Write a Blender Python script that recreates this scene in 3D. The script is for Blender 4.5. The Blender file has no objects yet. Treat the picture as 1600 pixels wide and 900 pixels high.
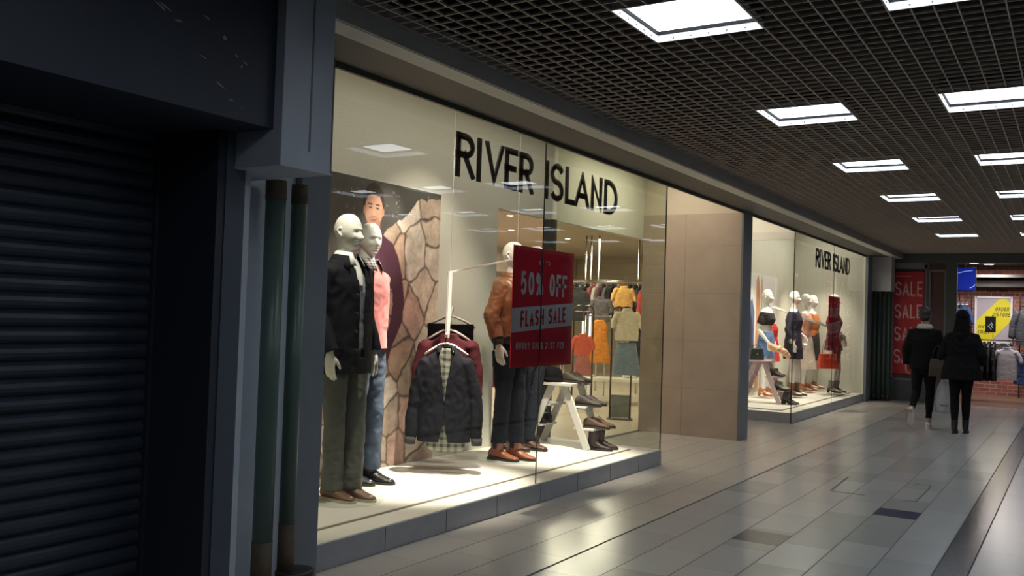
import bpy, bmesh, math, random
import numpy as np
from mathutils import Vector, Matrix, noise, Euler
PI = math.pi
rnd = random.Random(7)
scene = bpy.context.scene
C = scene.collection

# ------------------------------------------------------------------ camera
cam_d = bpy.data.cameras.new('camera'); cam = bpy.data.objects.new('camera', cam_d); C.objects.link(cam)
YAW, PIT, ROL, FPX = 0.555, 0.0293, 0.0327, 1432.4
Fv = Vector((math.cos(YAW)*math.cos(PIT), math.sin(YAW)*math.cos(PIT), math.sin(PIT)))
R0 = Vector((math.sin(YAW), -math.cos(YAW), 0)); U0 = R0.cross(Fv)
Rv = math.cos(ROL)*R0 + math.sin(ROL)*U0; Uv = -math.sin(ROL)*R0 + math.cos(ROL)*U0
cam.matrix_world = Matrix(((Rv.x, Uv.x, -Fv.x, 0), (Rv.y, Uv.y, -Fv.y, -3.6698), (Rv.z, Uv.z, -Fv.z, 1.5), (0, 0, 0, 1)))
cam_d.sensor_width = 36; cam_d.lens = FPX/1600*36; cam_d.clip_start = .05; cam_d.clip_end = 200
scene.camera = cam

# ------------------------------------------------------------------ world, exposure
w = bpy.data.worlds.new('world'); scene.world = w; w.use_nodes = True
w.node_tree.nodes['Background'].inputs[0].default_value = (.05, .055, .065, 1)
w.node_tree.nodes['Background'].inputs[1].default_value = .3
scene.view_settings.view_transform = 'Standard'; scene.view_settings.look = 'None'
scene.view_settings.gamma = 1; scene.view_settings.use_curve_mapping = False
scene.view_settings.exposure = 0.0
scene.cycles.max_bounces = 8; scene.cycles.transparent_max_bounces = 24
scene.cycles.diffuse_bounces = 4; scene.cycles.glossy_bounces = 4
scene.cycles.sample_clamp_indirect = 4; scene.cycles.caustics_reflective = False; scene.cycles.caustics_refractive = False
CEIL_E = 6.0            # strength of the ceiling panels
WIN_E = 1.0             # factor on the lamps of the display windows
SHOP_E = 1.0            # factor on the lamps inside the shop

def add_light(name, kind, loc, energy, color=(1, 1, 1), aim=None, size=.1, size_y=None, spot=60, blend=.5):
    d = bpy.data.lights.new(name, kind); d.energy = energy; d.color = color
    if kind == 'AREA':
        d.shape = 'RECTANGLE'; d.size = size; d.size_y = size_y or size
    elif kind == 'SPOT':
        d.spot_size = math.radians(spot); d.spot_blend = blend; d.shadow_soft_size = size
    else: d.shadow_soft_size = size
    o = bpy.data.objects.new(name, d); C.objects.link(o); o.location = loc
    if aim is not None:
        o.rotation_euler = (Vector(aim)-Vector(loc)).to_track_quat('-Z', 'Y').to_euler()
    return o
WARM = (1, .90, .73)
# display window 1: track spots under the window ceiling
for (x, y, ax, ay, az, e, s) in [(6.0, .30, 5.85, .70, .2, 1150, 36), (6.35, .25, 5.62, 1.05, 1.75, 380, 34), (7.55, .3, 7.85, .60, .2, 900, 36),
                        (6.6, .25, 6.5, 1.3, 1.2, 90, 75), (8.3, .3, 8.4, .9, .3, 110, 60), (4.5, .3, 4.9, .8, .6, 190, 60), (6.8, .15, 7.2, .8, 1.6, 70, 50), (6.3, .3, 6.0, 1.34, 2.15, 190, 24)]:
    add_light('window_spot', 'SPOT', (x, y, 3.4), e*.95*WIN_E, WARM, (ax, ay, az), .04, spot=s, blend=.7)
add_light('window_wash', 'AREA', (6.4, .6, 3.46), 15*WIN_E, (1, .96, .84), (6.4, .6, 0), 4.6, .4)
# display window 2
for (x, ax, e) in [(14.8, 15.1, 300), (16.2, 16.4, 330), (17.4, 17.3, 220), (18.6, 18.8, 300)]:
    add_light('window_spot', 'SPOT', (x, .4, 3.4), e*WIN_E, WARM, (ax, .9, .2), .05, spot=62, blend=.7)
add_light('window_wash', 'AREA', (16.7, .6, 3.46), 36*WIN_E, (1, .95, .82), (16.7, .6, 0), 4.6, .4)
# porch light reaching the tiled pier
add_light('porch_light', 'AREA', (10.2, .75, 3.47), 22*SHOP_E, (1, .86, .70), (10.2, .75, 0), 1.6, .3)
add_light('porch_light', 'AREA', (12.9, .75, 3.47), 24*SHOP_E, (1, .86, .70), (12.9, .75, 0), 1.4, .3)
# the shop
for (x, y) in [(8.2, 3.2), (11, 3.4), (14, 3.8), (17, 4.6), (11.5, 6.6), (15, 7.4), (19, 7)]:
    add_light('shop_light', 'AREA', (x, y, 3.12), 88*SHOP_E, (1, .88, .72), (x, y, 0), 1.1, .5)
# sports shop at the end
for (x, y, e) in [(21.6, -2.5, 40), (22.8, -5, 30), (22.9, -2.0, 34)]:
    add_light('shop_light', 'AREA', (x, y, 2.85), e*SHOP_E, (1, .9, .86), (x+.2, y, 0), .6, .4)

# ------------------------------------------------------------------ materials
MATS = {}
def mat(name, col, rough=.6, metal=0., spec=.5, var=0., vscale=8., bump=0., bscale=60., emit=0., ecol=None, trans=0., coat=0., vcol=None, stretch=(1, 1, 1)):
    if name in MATS: return MATS[name]
    m = bpy.data.materials.new(name); m.use_nodes = True; MATS[name] = m
    nt = m.node_tree; b = nt.nodes['Principled BSDF']
    b.inputs['Base Color'].default_value = (*col, 1); b.inputs['Roughness'].default_value = rough
    b.inputs['Metallic'].default_value = metal; b.inputs['Specular IOR Level'].default_value = spec
    b.inputs['Coat Weight'].default_value = coat
    if emit:
        b.inputs['Emission Color'].default_value = (*(ecol or col), 1); b.inputs['Emission Strength'].default_value = emit
    tc = mp = None
    if var or bump:
        tc = nt.nodes.new('ShaderNodeTexCoord'); mp = nt.nodes.new('ShaderNodeMapping'); mp.inputs['Scale'].default_value = stretch
        nt.links.new(tc.outputs['Object'], mp.inputs[0])
    if var:
        n = nt.nodes.new('ShaderNodeTexNoise'); n.inputs['Scale'].default_value = vscale; n.inputs['Detail'].default_value = 5
        nt.links.new(mp.outputs[0], n.inputs['Vector'])
        mx = nt.nodes.new('ShaderNodeMix'); mx.data_type = 'RGBA'
        c2 = vcol or tuple(max(0, c*(1-var)) for c in col); c1 = tuple(min(1, c*(1+var*.6)) for c in col) if not vcol else col
        mx.inputs[6].default_value = (*c1, 1); mx.inputs[7].default_value = (*c2, 1)
        rp = nt.nodes.new('ShaderNodeMapRange'); rp.inputs[1].default_value = .3; rp.inputs[2].default_value = .7
        nt.links.new(n.outputs[0], rp.inputs[0]); nt.links.new(rp.outputs[0], mx.inputs[0]); nt.links.new(mx.outputs[2], b.inputs['Base Color'])
    if bump:
        n2 = nt.nodes.new('ShaderNodeTexNoise'); n2.inputs['Scale'].default_value = bscale; n2.inputs['Detail'].default_value = 4
        nt.links.new(mp.outputs[0], n2.inputs['Vector'])
        bp = nt.nodes.new('ShaderNodeBump'); bp.inputs['Strength'].default_value = bump; bp.inputs['Distance'].default_value = .004
        nt.links.new(n2.outputs[0], bp.inputs['Height']); nt.links.new(bp.outputs[0], b.inputs['Normal'])
    return m
def vc_mat(name, rough=.5, spec=.5, bump=0., bscale=40):
    m = mat(name, (1, 1, 1), rough, spec=spec, bump=bump, bscale=bscale); nt = m.node_tree
    a = nt.nodes.new('ShaderNodeVertexColor'); a.layer_name = 'Col'
    nt.links.new(a.outputs[0], nt.nodes['Principled BSDF'].inputs['Base Color']); return m
def plaid(name, base, line, scale=26.):
    m = mat(name, base, .9); nt = m.node_tree; b = nt.nodes['Principled BSDF']
    tc = nt.nodes.new('ShaderNodeTexCoord'); sx = nt.nodes.new('ShaderNodeSeparateXYZ'); nt.links.new(tc.outputs['Object'], sx.inputs[0])
    outs = []
    for i in (0, 2):
        mu = nt.nodes.new('ShaderNodeMath'); mu.operation = 'MULTIPLY'; mu.inputs[1].default_value = scale; nt.links.new(sx.outputs[i], mu.inputs[0])
        fr = nt.nodes.new('ShaderNodeMath'); fr.operation = 'FRACT'; nt.links.new(mu.outputs[0], fr.inputs[0])
        gt = nt.nodes.new('ShaderNodeMath'); gt.operation = 'GREATER_THAN'; gt.inputs[1].default_value = .58; nt.links.new(fr.outputs[0], gt.inputs[0]); outs.append(gt)
    ad = nt.nodes.new('ShaderNodeMath'); nt.links.new(outs[0].outputs[0], ad.inputs[0]); nt.links.new(outs[1].outputs[0], ad.inputs[1])
    hf = nt.nodes.new('ShaderNodeMath'); hf.operation = 'MULTIPLY'; hf.inputs[1].default_value = .5; nt.links.new(ad.outputs[0], hf.inputs[0])
    mx = nt.nodes.new('ShaderNodeMix'); mx.data_type = 'RGBA'; mx.inputs[6].default_value = (*base, 1); mx.inputs[7].default_value = (*line, 1)
    nt.links.new(hf.outputs[0], mx.inputs[0]); nt.links.new(mx.outputs[2], b.inputs['Base Color']); return m
def brick_mat(name):
    m = mat(name, (.3, .12, .08), .9); nt = m.node_tree; b = nt.nodes['Principled BSDF']
    tc = nt.nodes.new('ShaderNodeTexCoord'); mp = nt.nodes.new('ShaderNodeMapping'); mp.inputs['Rotation'].default_value = (PI/2, 0, PI/2)
    sx = nt.nodes.new('ShaderNodeSeparateXYZ'); cx = nt.nodes.new('ShaderNodeCombineXYZ')
    nt.links.new(tc.outputs['Object'], sx.inputs[0]); nt.links.new(sx.outputs[1], cx.inputs[0]); nt.links.new(sx.outputs[2], cx.inputs[1])
    br = nt.nodes.new('ShaderNodeTexBrick'); br.inputs['Color1'].default_value = (.42, .15, .11, 1); br.inputs['Color2'].default_value = (.25, .09, .07, 1)
    br.inputs['Mortar'].default_value = (.45, .33, .3, 1); br.inputs['Scale'].default_value = 1; br.inputs['Brick Width'].default_value = .24
    br.inputs['Row Height'].default_value = .085; br.inputs['Mortar Size'].default_value = .008
    nt.links.new(cx.outputs[0], br.inputs['Vector']); nt.links.new(br.outputs[0], b.inputs['Base Color']); return m
def glass_mat(name, tint, f0=1.45):
    m = bpy.data.materials.new(name); m.use_nodes = True; nt = m.node_tree; nt.nodes.clear()
    o = nt.nodes.new('ShaderNodeOutputMaterial'); mx = nt.nodes.new('ShaderNodeMixShader'); t = nt.nodes.new('ShaderNodeBsdfTransparent')
    g = nt.nodes.new('ShaderNodeBsdfGlossy'); g.inputs['Roughness'].default_value = .015; f = nt.nodes.new('ShaderNodeFresnel'); f.inputs[0].default_value = f0
    t.inputs[0].default_value = (*tint, 1)
    nt.links.new(f.outputs[0], mx.inputs[0]); nt.links.new(t.outputs[0], mx.inputs[1]); nt.links.new(g.outputs[0], mx.inputs[2]); nt.links.new(mx.outputs[0], o.inputs[0])
    MATS[name] = m; return m

M = {}
M['bulk'] = mat('bulkhead_paint', (.38, .38, .37), .7, var=.1, vscale=2)
M['rim'] = mat('rim_paint', (.62, .62, .56), .6, var=.08, vscale=3)
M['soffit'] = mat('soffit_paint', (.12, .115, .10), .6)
M['pframe'] = mat('grey_blue_paint', (.17, .19, .22), .55, var=.08, vscale=3)
M['lightpaint'] = mat('pale_blue_paint', (.42, .46, .53), .5, var=.06, vscale=4)
M['navy'] = mat('navy_panel', (.028, .036, .055), .55, var=.15, vscale=2)
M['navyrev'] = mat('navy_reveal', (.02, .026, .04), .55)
M['shutter'] = mat('shutter_metal', (.045, .055, .078), .42, metal=.3, var=.15, vscale=3)
M['chip'] = mat('bare_plaster', (.30, .30, .30), .9)
M['pipe'] = mat('green_pipe', (.075, .12, .10), .35, var=.12, vscale=5)
M['pipebrown'] = mat('brown_tape', (.08, .055, .03), .6, var=.35, vscale=14)
M['blackp'] = mat('black_plastic', (.012, .012, .014), .45)
M['white_wall'] = mat('cream_wall', (.70, .70, .61), .85, var=.03, vscale=1.5)
M['stage'] = mat('stage_white', (.78, .77, .70), .45, var=.03, vscale=3)
M['edge_shade'] = mat('stage_shadow_line', (.45, .42, .36), .6)  # brownish shadow line at the raised stage edge, put into the colour
M['plinth'] = mat('plinth_tile', (.30, .31, .335), .5, var=.08, vscale=6)
M['joint'] = mat('dark_joint', (.03, .03, .032), .8)
M['beige'] = mat('beige_tile', (.44, .36, .29), .55, var=.10, vscale=3)
M['post'] = mat('dark_post', (.09, .10, .10), .4, metal=.6)
M['bwall'] = mat('shop_beige_wall', (.52, .45, .36), .8, var=.06, vscale=1)
M['bfloor'] = mat('shop_floor', (.60, .52, .40), .25, var=.05, vscale=1.5)
M['bceil'] = mat('shop_ceiling', (.42, .36, .29), .9)
M['seal'] = mat('glass_seal', (.02, .025, .02), .4)
M['grid'] = mat('ceiling_blade', (.46, .40, .36), .5)
M['void'] = mat('ceiling_void', (.004, .004, .004), .95)
M['whitem'] = mat('white_enamel', (.75, .76, .8), .4)
M['lamp'] = mat('lamp_diffuser', (.95, .97, 1), .5, emit=CEIL_E, ecol=(.84, .92, 1))
M['rivet'] = mat('rivet', (.06, .06, .07), .5)
M['mannequin'] = mat('mannequin_white', (.82, .82, .76), .32, coat=.2)
M['glass'] = glass_mat('pane_glass', (.97, .98, .965), 1.62)
M['glass_side'] = glass_mat('side_glass', (.80, .86, .76), 1.45)
M['grout'] = mat('grout', (.07, .065, .06), .9)
M['tiles'] = vc_mat('floor_tiles', .21, .5, .02, 18)
M['print'] = vc_mat('printed_panel', .45)
M['black'] = mat('sign_black', (.006, .006, .007), .4)
M['red'] = mat('sale_red', (.82, .018, .048), .5)
M['signwhite'] = mat('sale_white', (.88, .88, .92), .5)
M['white'] = mat('painted_white', (.78, .78, .74), .4)
M['brick'] = brick_mat('red_brick')

# ------------------------------------------------------------------ mesh helpers
def tagp(o, label=None, cat=None, group=None, kind=None):
    if label: o['label'] = label
    if cat: o['category'] = cat
    if group: o['group'] = group
    if kind: o['kind'] = kind
    return o
def empty(name, label, cat, loc=(0, 0, 0), rz=0, group=None, scale=1):
    o = bpy.data.objects.new(name, None); C.objects.link(o); o.location = loc; o.rotation_euler = (0, 0, rz); o.scale = (scale,)*3
    o.empty_display_size = .1
    return tagp(o, label, cat, group)
def link_mesh(name, me, m, parent=None, smooth=False, loc=None, rz=0):
    o = bpy.data.objects.new(name, me); C.objects.link(o)
    for k in (m if isinstance(m, (list, tuple)) else [m]): me.materials.append(k)
    if parent: o.parent = parent
    if loc: o.location = loc
    if rz: o.rotation_euler = (0, 0, rz)
    if smooth:
        for p in me.polygons: p.use_smooth = True
    return o
class G:
    def __init__(s): s.v = []; s.f = []; s.mi = []
    def add(s, v, f, mi=0):
        n = len(s.v); s.v += [tuple(a) for a in v]; s.f += [tuple(i+n for i in q) for q in f]; s.mi += [mi]*len(f); return s
    def box(s, a, b, mi=0):
        x0, y0, z0 = [min(p, q) for p, q in zip(a, b)]; x1, y1, z1 = [max(p, q) for p, q in zip(a, b)]
        return s.add([(x0, y0, z0), (x1, y0, z0), (x1, y1, z0), (x0, y1, z0), (x0, y0, z1), (x1, y0, z1), (x1, y1, z1), (x0, y1, z1)],
                     [(0, 3, 2, 1), (4, 5, 6, 7), (0, 1, 5, 4), (1, 2, 6, 5), (2, 3, 7, 6), (3, 0, 4, 7)], mi)
    def beam(s, p, q, w, d, up=(0, 0, 1), mi=0):
        p = Vector(p); q = Vector(q); t = (q-p).normalized(); u = Vector(up)
        if abs(t.dot(u)) > .98: u = Vector((0, 1, 0))
        a = t.cross(u).normalized(); b = a.cross(t).normalized(); a *= w/2; b *= d/2
        return s.add([p-a-b, p+a-b, p+a+b, p-a+b, q-a-b, q+a-b, q+a+b, q-a+b], [(0, 3, 2, 1), (4, 5, 6, 7), (0, 1, 5, 4), (1, 2, 6, 5), (2, 3, 7, 6), (3, 0, 4, 7)], mi)
    def loft(s, rings, mi=0, cap=True):   # rings: lists of points
        n = len(rings[0]); v = [p for r in rings for p in r]; f = []
        for i in range(len(rings)-1):
            for j in range(n): f.append((i*n+j, i*n+(j+1) % n, (i+1)*n+(j+1) % n, (i+1)*n+j))
        if cap: f.append(tuple(reversed(range(n)))); f.append(tuple((len(rings)-1)*n+j for j in range(n)))
        return s.add(v, f, mi)
    def zrings(s, rs, n=24, e=2., fold=0, fn=9, mi=0, cap=True):  # (z, cx, cy, rx, ry)
        R = []
        for k, (z, cx, cy, rx, ry) in enumerate(rs):
            ring = []
            for j in range(n):
                a = 2*PI*j/n; c, q = math.cos(a), math.sin(a)
                m_ = 1 + (fold*math.sin(a*fn+k*.25)*(k/(len(rs)-1)) if fold else 0)
                ring.append((cx+rx*m_*math.copysign(abs(c)**(2/e), c), cy+ry*m_*math.copysign(abs(q)**(2/e), q), z))
            R.append(ring)
        if rs[0][0] < rs[-1][0]: pass
        else: R.reverse()
        return s.loft(R, mi, cap)
    def limb(s, pts, rad, lat=(1, 0, 0), n=16, mi=0, round_end=True):
        P = [Vector(p) for p in pts]; rad = [(r, r) if not isinstance(r, tuple) else r for r in rad]
        L = Vector(lat); R = []
        T = []
        for i in range(len(P)):
            a = P[max(i-1, 0)]; b = P[min(i+1, len(P)-1)]; T.append((b-a).normalized())
        def ring(c, t, rx, ry):
            x = (L - t*L.dot(t))
            if x.length < 1e-3: x = Vector((0, 1, 0)) - t*t.y
            x.normalize(); y = t.cross(x)
            return [c + x*rx*math.cos(2*PI*j/n) + y*ry*math.sin(2*PI*j/n) for j in range(n)]
        if round_end:
            r = rad[0]; m_ = min(r); R.append(ring(P[0]-T[0]*m_*.75, T[0], r[0]*.45, r[1]*.45)); R.append(ring(P[0]-T[0]*m_*.4, T[0], r[0]*.82, r[1]*.82))
        for c, t, r in zip(P, T, rad): R.append(ring(c, t, *r))
        if round_end:
            r = rad[-1]; m_ = min(r); R.append(ring(P[-1]+T[-1]*m_*.4, T[-1], r[0]*.82, r[1]*.82)); R.append(ring(P[-1]+T[-1]*m_*.75, T[-1], r[0]*.45, r[1]*.45))
        return s.loft(R, mi)
    def cyl(s, p, q, r, r2=None, n=16, mi=0):
        return s.limb([p, q], [r, r2 if r2 is not None else r], n=n, mi=mi, round_end=False)
    def tube(s, pts, r, n=10, mi=0): return s.limb(pts, [r]*len(pts), n=n, mi=mi, round_end=False)
    def ell(s, c, r, n=18, mi=0):
        R = []; m_ = n//2
        for i in range(1, m_):
            ph = -PI/2+PI*i/m_; R.append([(c[0]+r[0]*math.cos(ph)*math.cos(2*PI*j/n), c[1]+r[1]*math.cos(ph)*math.sin(2*PI*j/n), c[2]+r[2]*math.sin(ph)) for j in range(n)])
        return s.loft(R, mi)
    def prism(s, poly, t, org, ax, ay, mi=0):  # polygon extruded along ax x ay by t
        o = Vector(org); ax = Vector(ax); ay = Vector(ay); nz = ax.cross(ay)*t; n = len(poly)
        a = [o+ax*p[0]+ay*p[1] for p in poly]; b = [q+nz for q in a]
        return s.add(a+b, [tuple(reversed(range(n))), tuple(range(n, 2*n))]+[(i, (i+1) % n, n+(i+1) % n, n+i) for i in range(n)], mi)
    def mesh(s, name='m'):
        me = bpy.data.meshes.new(name); me.from_pydata(s.v, [], s.f); me.update()
        if any(s.mi):
            me.polygons.foreach_set('material_index', s.mi)
        return me
    def build(s, name, m, parent=None, smooth=False, bevel=0, loc=None, rz=0):
        me = s.mesh(name)
        bm = bmesh.new(); bm.from_mesh(me); bmesh.ops.recalc_face_normals(bm, faces=bm.faces)
        if bevel: bmesh.ops.bevel(bm, geom=bm.edges[:], offset=bevel, segments=2, affect='EDGES', profile=.6)
        bm.to_mesh(me); bm.free()
        return link_mesh(name, me, m, parent, smooth, loc, rz)
def remesh(g, voxel, smooth=2, cut=None, wr=0., wscale=7., thick=0., wst=(1, 1, .5)):
    me = g.mesh('tmp'); bm = bmesh.new(); bm.from_mesh(me); bmesh.ops.recalc_face_normals(bm, faces=bm.faces); bm.to_mesh(me); bm.free()
    o = bpy.data.objects.new('tmp', me); C.objects.link(o)
    md = o.modifiers.new('r', 'REMESH'); md.mode = 'VOXEL'; md.voxel_size = voxel; md.use_smooth_shade = True
    if smooth:
        sm = o.modifiers.new('s', 'SMOOTH'); sm.factor = .5; sm.iterations = smooth
    dg = bpy.context.evaluated_depsgraph_get(); dg.update()
    out = bpy.data.meshes.new_from_object(o.evaluated_get(dg)); bpy.data.objects.remove(o)
    if wr:
        out.update(); co = [v.co.copy() for v in out.vertices]; no = [v.normal.copy() for v in out.vertices]
        sd = rnd.random()*50
        for v, c, n in zip(out.vertices, co, no):
            q = Vector((c.x*wst[0]*wscale+sd, c.y*wst[1]*wscale, c.z*wst[2]*wscale*2))
            v.co = c + n*wr*(noise.noise(q) + .6*(1-2*abs(noise.noise(q*2.1))))
    if cut:
        bm = bmesh.new(); bm.from_mesh(out)
        dele = [f for f in bm.faces if cut(f.calc_center_median())]
        bmesh.ops.delete(bm, geom=dele, context='FACES'); bm.to_mesh(out); bm.free()
    if thick:
        o = bpy.data.objects.new('tmp', out); C.objects.link(o); md = o.modifiers.new('s', 'SOLIDIFY'); md.thickness = thick; md.offset = -1
        dg.update(); o2 = bpy.data.meshes.new_from_object(o.evaluated_get(dg)); bpy.data.objects.remove(o); out = o2
    for p in out.polygons: p.use_smooth = True
    return out

# ------------------------------------------------------------------ stroke lettering
def arc(cx, cy, rx, ry, a0, a1, n=10):
    return [(cx+rx*math.cos(math.radians(a0+(a1-a0)*i/n)), cy+ry*math.sin(math.radians(a0+(a1-a0)*i/n))) for i in range(n+1)]
GL = {
 'R': [[(0, 0), (0, 1)], [(0, 1), (.45, 1)]+arc(.45, .76, .5, .24, 80, -80)+[(.45, .52), (0, .52)], [(.45, .52), (1, 0)]],
 'I': [[(.5, 0), (.5, 1)]], 'V': [[(0, 1), (.5, 0), (1, 1)]],
 'E': [[(1, 1), (0, 1), (0, 0), (1, 0)], [(0, .52), (.85, .52)]], 'F': [[(1, 1), (0, 1), (0, 0)], [(0, .5), (.85, .5)]],
 'S': [arc(.5, .75, .5, .25, 20, 270)[:-1]+arc(.5, .25, .5, .25, 90, -160)], 'L': [[(0, 1), (0, 0), (1, 0)]],
 'A': [[(0, 0), (.5, 1), (1, 0)], [(.2, .3), (.8, .3)]], 'N': [[(0, 0), (0, 1), (1, 0), (1, 1)]],
 'D': [[(0, 0), (0, 1), (.3, 1)]+arc(.3, .5, .7, .5, 85, -85)+[(.3, 0), (0, 0)]],
 'U': [[(0, 1), (0, .3)]+arc(.5, .3, .5, .3, 180, 360)+[(1, 1)]], 'P': [[(0, 0), (0, 1), (.45, 1)]+arc(.45, .75, .5, .25, 80, -80)+[(.45, .5), (0, .5)]],
 'T': [[(0, 1), (1, 1)], [(.5, 1), (.5, 0)]], 'O': [arc(.5, .5, .5, .5, 90, 450, 24)], '0': [arc(.5, .5, .5, .5, 90, 450, 24)],
 '5': [[(.95, 1), (.1, 1), (.05, .56)]+arc(.45, .33, .5, .33, 120, -150)], 'H': [[(0, 0), (0, 1)], [(1, 0), (1, 1)], [(0, .5), (1, .5)]],
 'Y': [[(0, 1), (.5, .45), (1, 1)], [(.5, .45), (.5, 0)]], '2': [arc(.5, .72, .48, .28, 165, -30)+[(0, 0), (1, 0)]], '1': [[(.15, .8), (.55, 1), (.55, 0)]],
 'B': [[(0, 0), (0, 1), (.5, 1)]+arc(.5, .76, .42, .24, 80, -80)+[(0, .52)], [(.45, .52)]+arc(.5, .26, .5, .26, 80, -80)+[(0, 0)]],
 'C': [arc(.5, .5, .5, .5, 45, 315, 16)], 'K': [[(0, 0), (0, 1)], [(1, 1), (0, .45)], [(.2, .56), (1, 0)]],
 'G': [arc(.5, .5, .5, .5, 45, 340, 16)+[(1, .45), (.6, .45)]], 'W': [[(0, 1), (.25, 0), (.5, .8), (.75, 0), (1, 1)]],
 '%': [arc(.2, .78, .2, .2, 90, 450, 12), arc(.8, .22, .2, .2, 90, 450, 12), [(.15, 0), (.85, 1)]],
 '&': [[(1, 0), (.2, .8)]+arc(.42, .82, .22, .18, 180, 0)+[(.05, .3)]+arc(.35, .2, .32, .2, 170, 330)+[(.95, .45)]],
}
def strip(g, pts, t, place, box, thick_n, mi=0):
    n = len(pts); P = [Vector(p) for p in pts]; closed = (P[0]-P[-1]).length < 1e-4 and n > 4
    Ls = []; Rs = []
    for i in range(n):
        if closed: a = P[i-1] if i else P[-2]; b = P[(i+1) % n] if i < n-1 else P[1]
        else: a = P[max(i-1, 0)]; b = P[min(i+1, n-1)]
        d1 = (P[i]-a) if (P[i]-a).length > 1e-6 else (b-P[i]); d2 = (b-P[i]) if (b-P[i]).length > 1e-6 else d1
        d1.normalize(); d2.normalize(); tn = (d1+d2)
        if tn.length < 1e-4: tn = d1
        tn.normalize(); nn = Vector((-tn.y, tn.x)); k = min(2.6, 1/max(.3, abs(nn.dot(Vector((-d1.y, d1.x))))))
        for lst, sg in ((Ls, 1), (Rs, -1)):
            q = P[i]+nn*sg*k*t/2
            lst.append((min(max(q.x, box[0]-t*.4), box[2]+t*.4), min(max(q.y, box[1]), box[3])))
    for i in range(n-1):
        q = [Ls[i], Rs[i], Rs[i+1], Ls[i+1]]
        v = [place(*p) for p in q]; v2 = [a+thick_n for a in v]
        g.add(v+v2, [(0, 1, 2, 3), (7, 6, 5, 4), (0, 4, 5, 1), (1, 5, 6, 2), (2, 6, 7, 3), (3, 7, 4, 0)], mi)
def glyph(g, ch, x0, x1, z0, z1, t, place, thick_n, mi=0):
    iw = (x1-x0-t); ih = (z1-z0-t)
    for st in GL[ch]:
        e = []
        pts = [(x0+t/2+p[0]*iw, z0+t/2+p[1]*ih) for p in st]
        # free ends reach the box edge
        for i, j in ((0, 1), (-1, -2)):
            if (Vector(pts[0])-Vector(pts[-1])).length > 1e-4:
                d = (Vector(pts[i])-Vector(pts[j])).normalized(); pts[i] = tuple(Vector(pts[i])+d*t*.6) if ch not in 'SC52G' else pts[i]
        strip(g, pts, t, place, (x0, z0, x1, z1), thick_n, mi)
WID = {'I': .22, '1': .6, '%': 1.35, 'E': .85, 'F': .85, 'L': .8, 'W': 1.4, '&': 1.1}
def write(g, text, x0, x1, z0, z1, t, place, thick_n, gap=.35, shear=0., slope=0., mi=0):
    ws = [WID.get(c, 1.) if c != ' ' else .55 for c in text]; tot = sum(ws)+gap*(len(text)-1); u = (x1-x0)/tot; x = x0
    for c, w_ in zip(text, ws):
        if c != ' ':
            def pl(a, b, x=x): return place(a+shear*(b-z0), b+slope*(a-x0))
            ww = max(w_*u, t*1.02)
            glyph(g, c, x, x+ww, z0, z1, t, pl, thick_n, mi)
        x += (w_+gap)*u

# ================================================================== SETTING
def struct(name, g, m, bevel=0, parent=None):
    o = g.build(name, m, parent, bevel=bevel)
    if not parent: o['kind'] = 'structure'
    return o
TOP, CE, D1 = 2.90, 3.03, 1.36         # glass head, ceiling grid, depth of the display windows
A0, A1, P0, P1, B0, B1, XE = 3.853, 8.96, 11.44, 11.80, 14.05, 19.37, 20.40
# ---- floor
def build_floor():
    g = G(); cols = []
    def tile(x0, x1, y0, y1, c, gx=.0013, gy=.0025):
        g.add([(x0+gx, y0+gy, 0), (x1-gx, y0+gy, 0), (x1-gx, y1-gy, 0), (x0+gx, y1-gy, 0)], [(0, 1, 2, 3)]); cols.append(c)
    def put(a, b, y0, y1, c, gy, sp):
        for (sx0, sx1, sc) in sp:
            if a < sx1 and b > sx0:
                if sx0-a > .02: tile(a, sx0, y0, y1, c, gy=gy)
                if b-sx1 > .02: tile(sx1, b, y0, y1, c, gy=gy)
                return
        tile(a, b, y0, y1, c, gy=gy)
    def rows(ys, x0, x1, L, base, var, off, gy=.0025, special=None, blocks=False):
        for r in range(len(ys)-1):
            x = x0 - (off*L if r % 2 else 0)
            while x < x1:
                a, b = max(x, x0), min(x+L, x1)
                if b-a > .02:
                    k = 1+var*(rnd.random()-.5)*2
                    c = tuple(q*k for q in base)
                    if blocks and rnd.random() < .16: c = tuple(q*k for q in (.30, .32, .305))
                    put(a, b, ys[r], ys[r+1], c, gy, [(q[0], q[1], q[3]) for q in (special or []) if q[2] == r])
                x += L
    # shop side of the long joint, running into the porches
    ys = [-.980+.3267*k for k in range(0, 8)]
    rows(ys, 1.2, XE, .65, (.47, .44, .40), .04, .5, gy=.003)
    # mall tiles
    ym = [-2.922+.3215*k for k in range(0, 7)]; ym[-1] = -.992
    rows(ym, 1.2, XE, .65, (.345, .355, .355), .05, .5, gy=.0035, blocks=True,
         special=[(6.27, 6.63, 3, 0), (7.83, 8.16, 1, 0)])
    tile(6.27, 6.63, ym[3], ym[4], (.05, .052, .09)); tile(7.83, 8.16, ym[1], ym[2], (.05, .055, .10))
    # dark band, polished
    x = 1.2
    while x < XE:
        tile(x, x+.66, -3.105, -2.926, (.016, .016, .024)); x += .66
    yr = [-3.11-.325*k for k in range(0, 14)][::-1]
    rows(yr, 1.2, XE, .65, (.35, .36, .37), .05, .5, blocks=False)
    o = struct('floor', g, M['tiles'])
    at = o.data.color_attributes.new('Col', 'FLOAT_COLOR', 'CORNER')
    buf = []
    for p, c in zip(o.data.polygons, cols): buf += [*c, 1]*p.loop_total
    at.data.foreach_set('color', buf)
    g2 = G().box((-1, -8, -.06), (XE, 1.4, -.0015)); struct('floor', g2, M['grout'])
build_floor()
struct('floor', G().box((3.9, 1.4, -.06), (24, 11.5, .001)), M['bfloor'])
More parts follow.
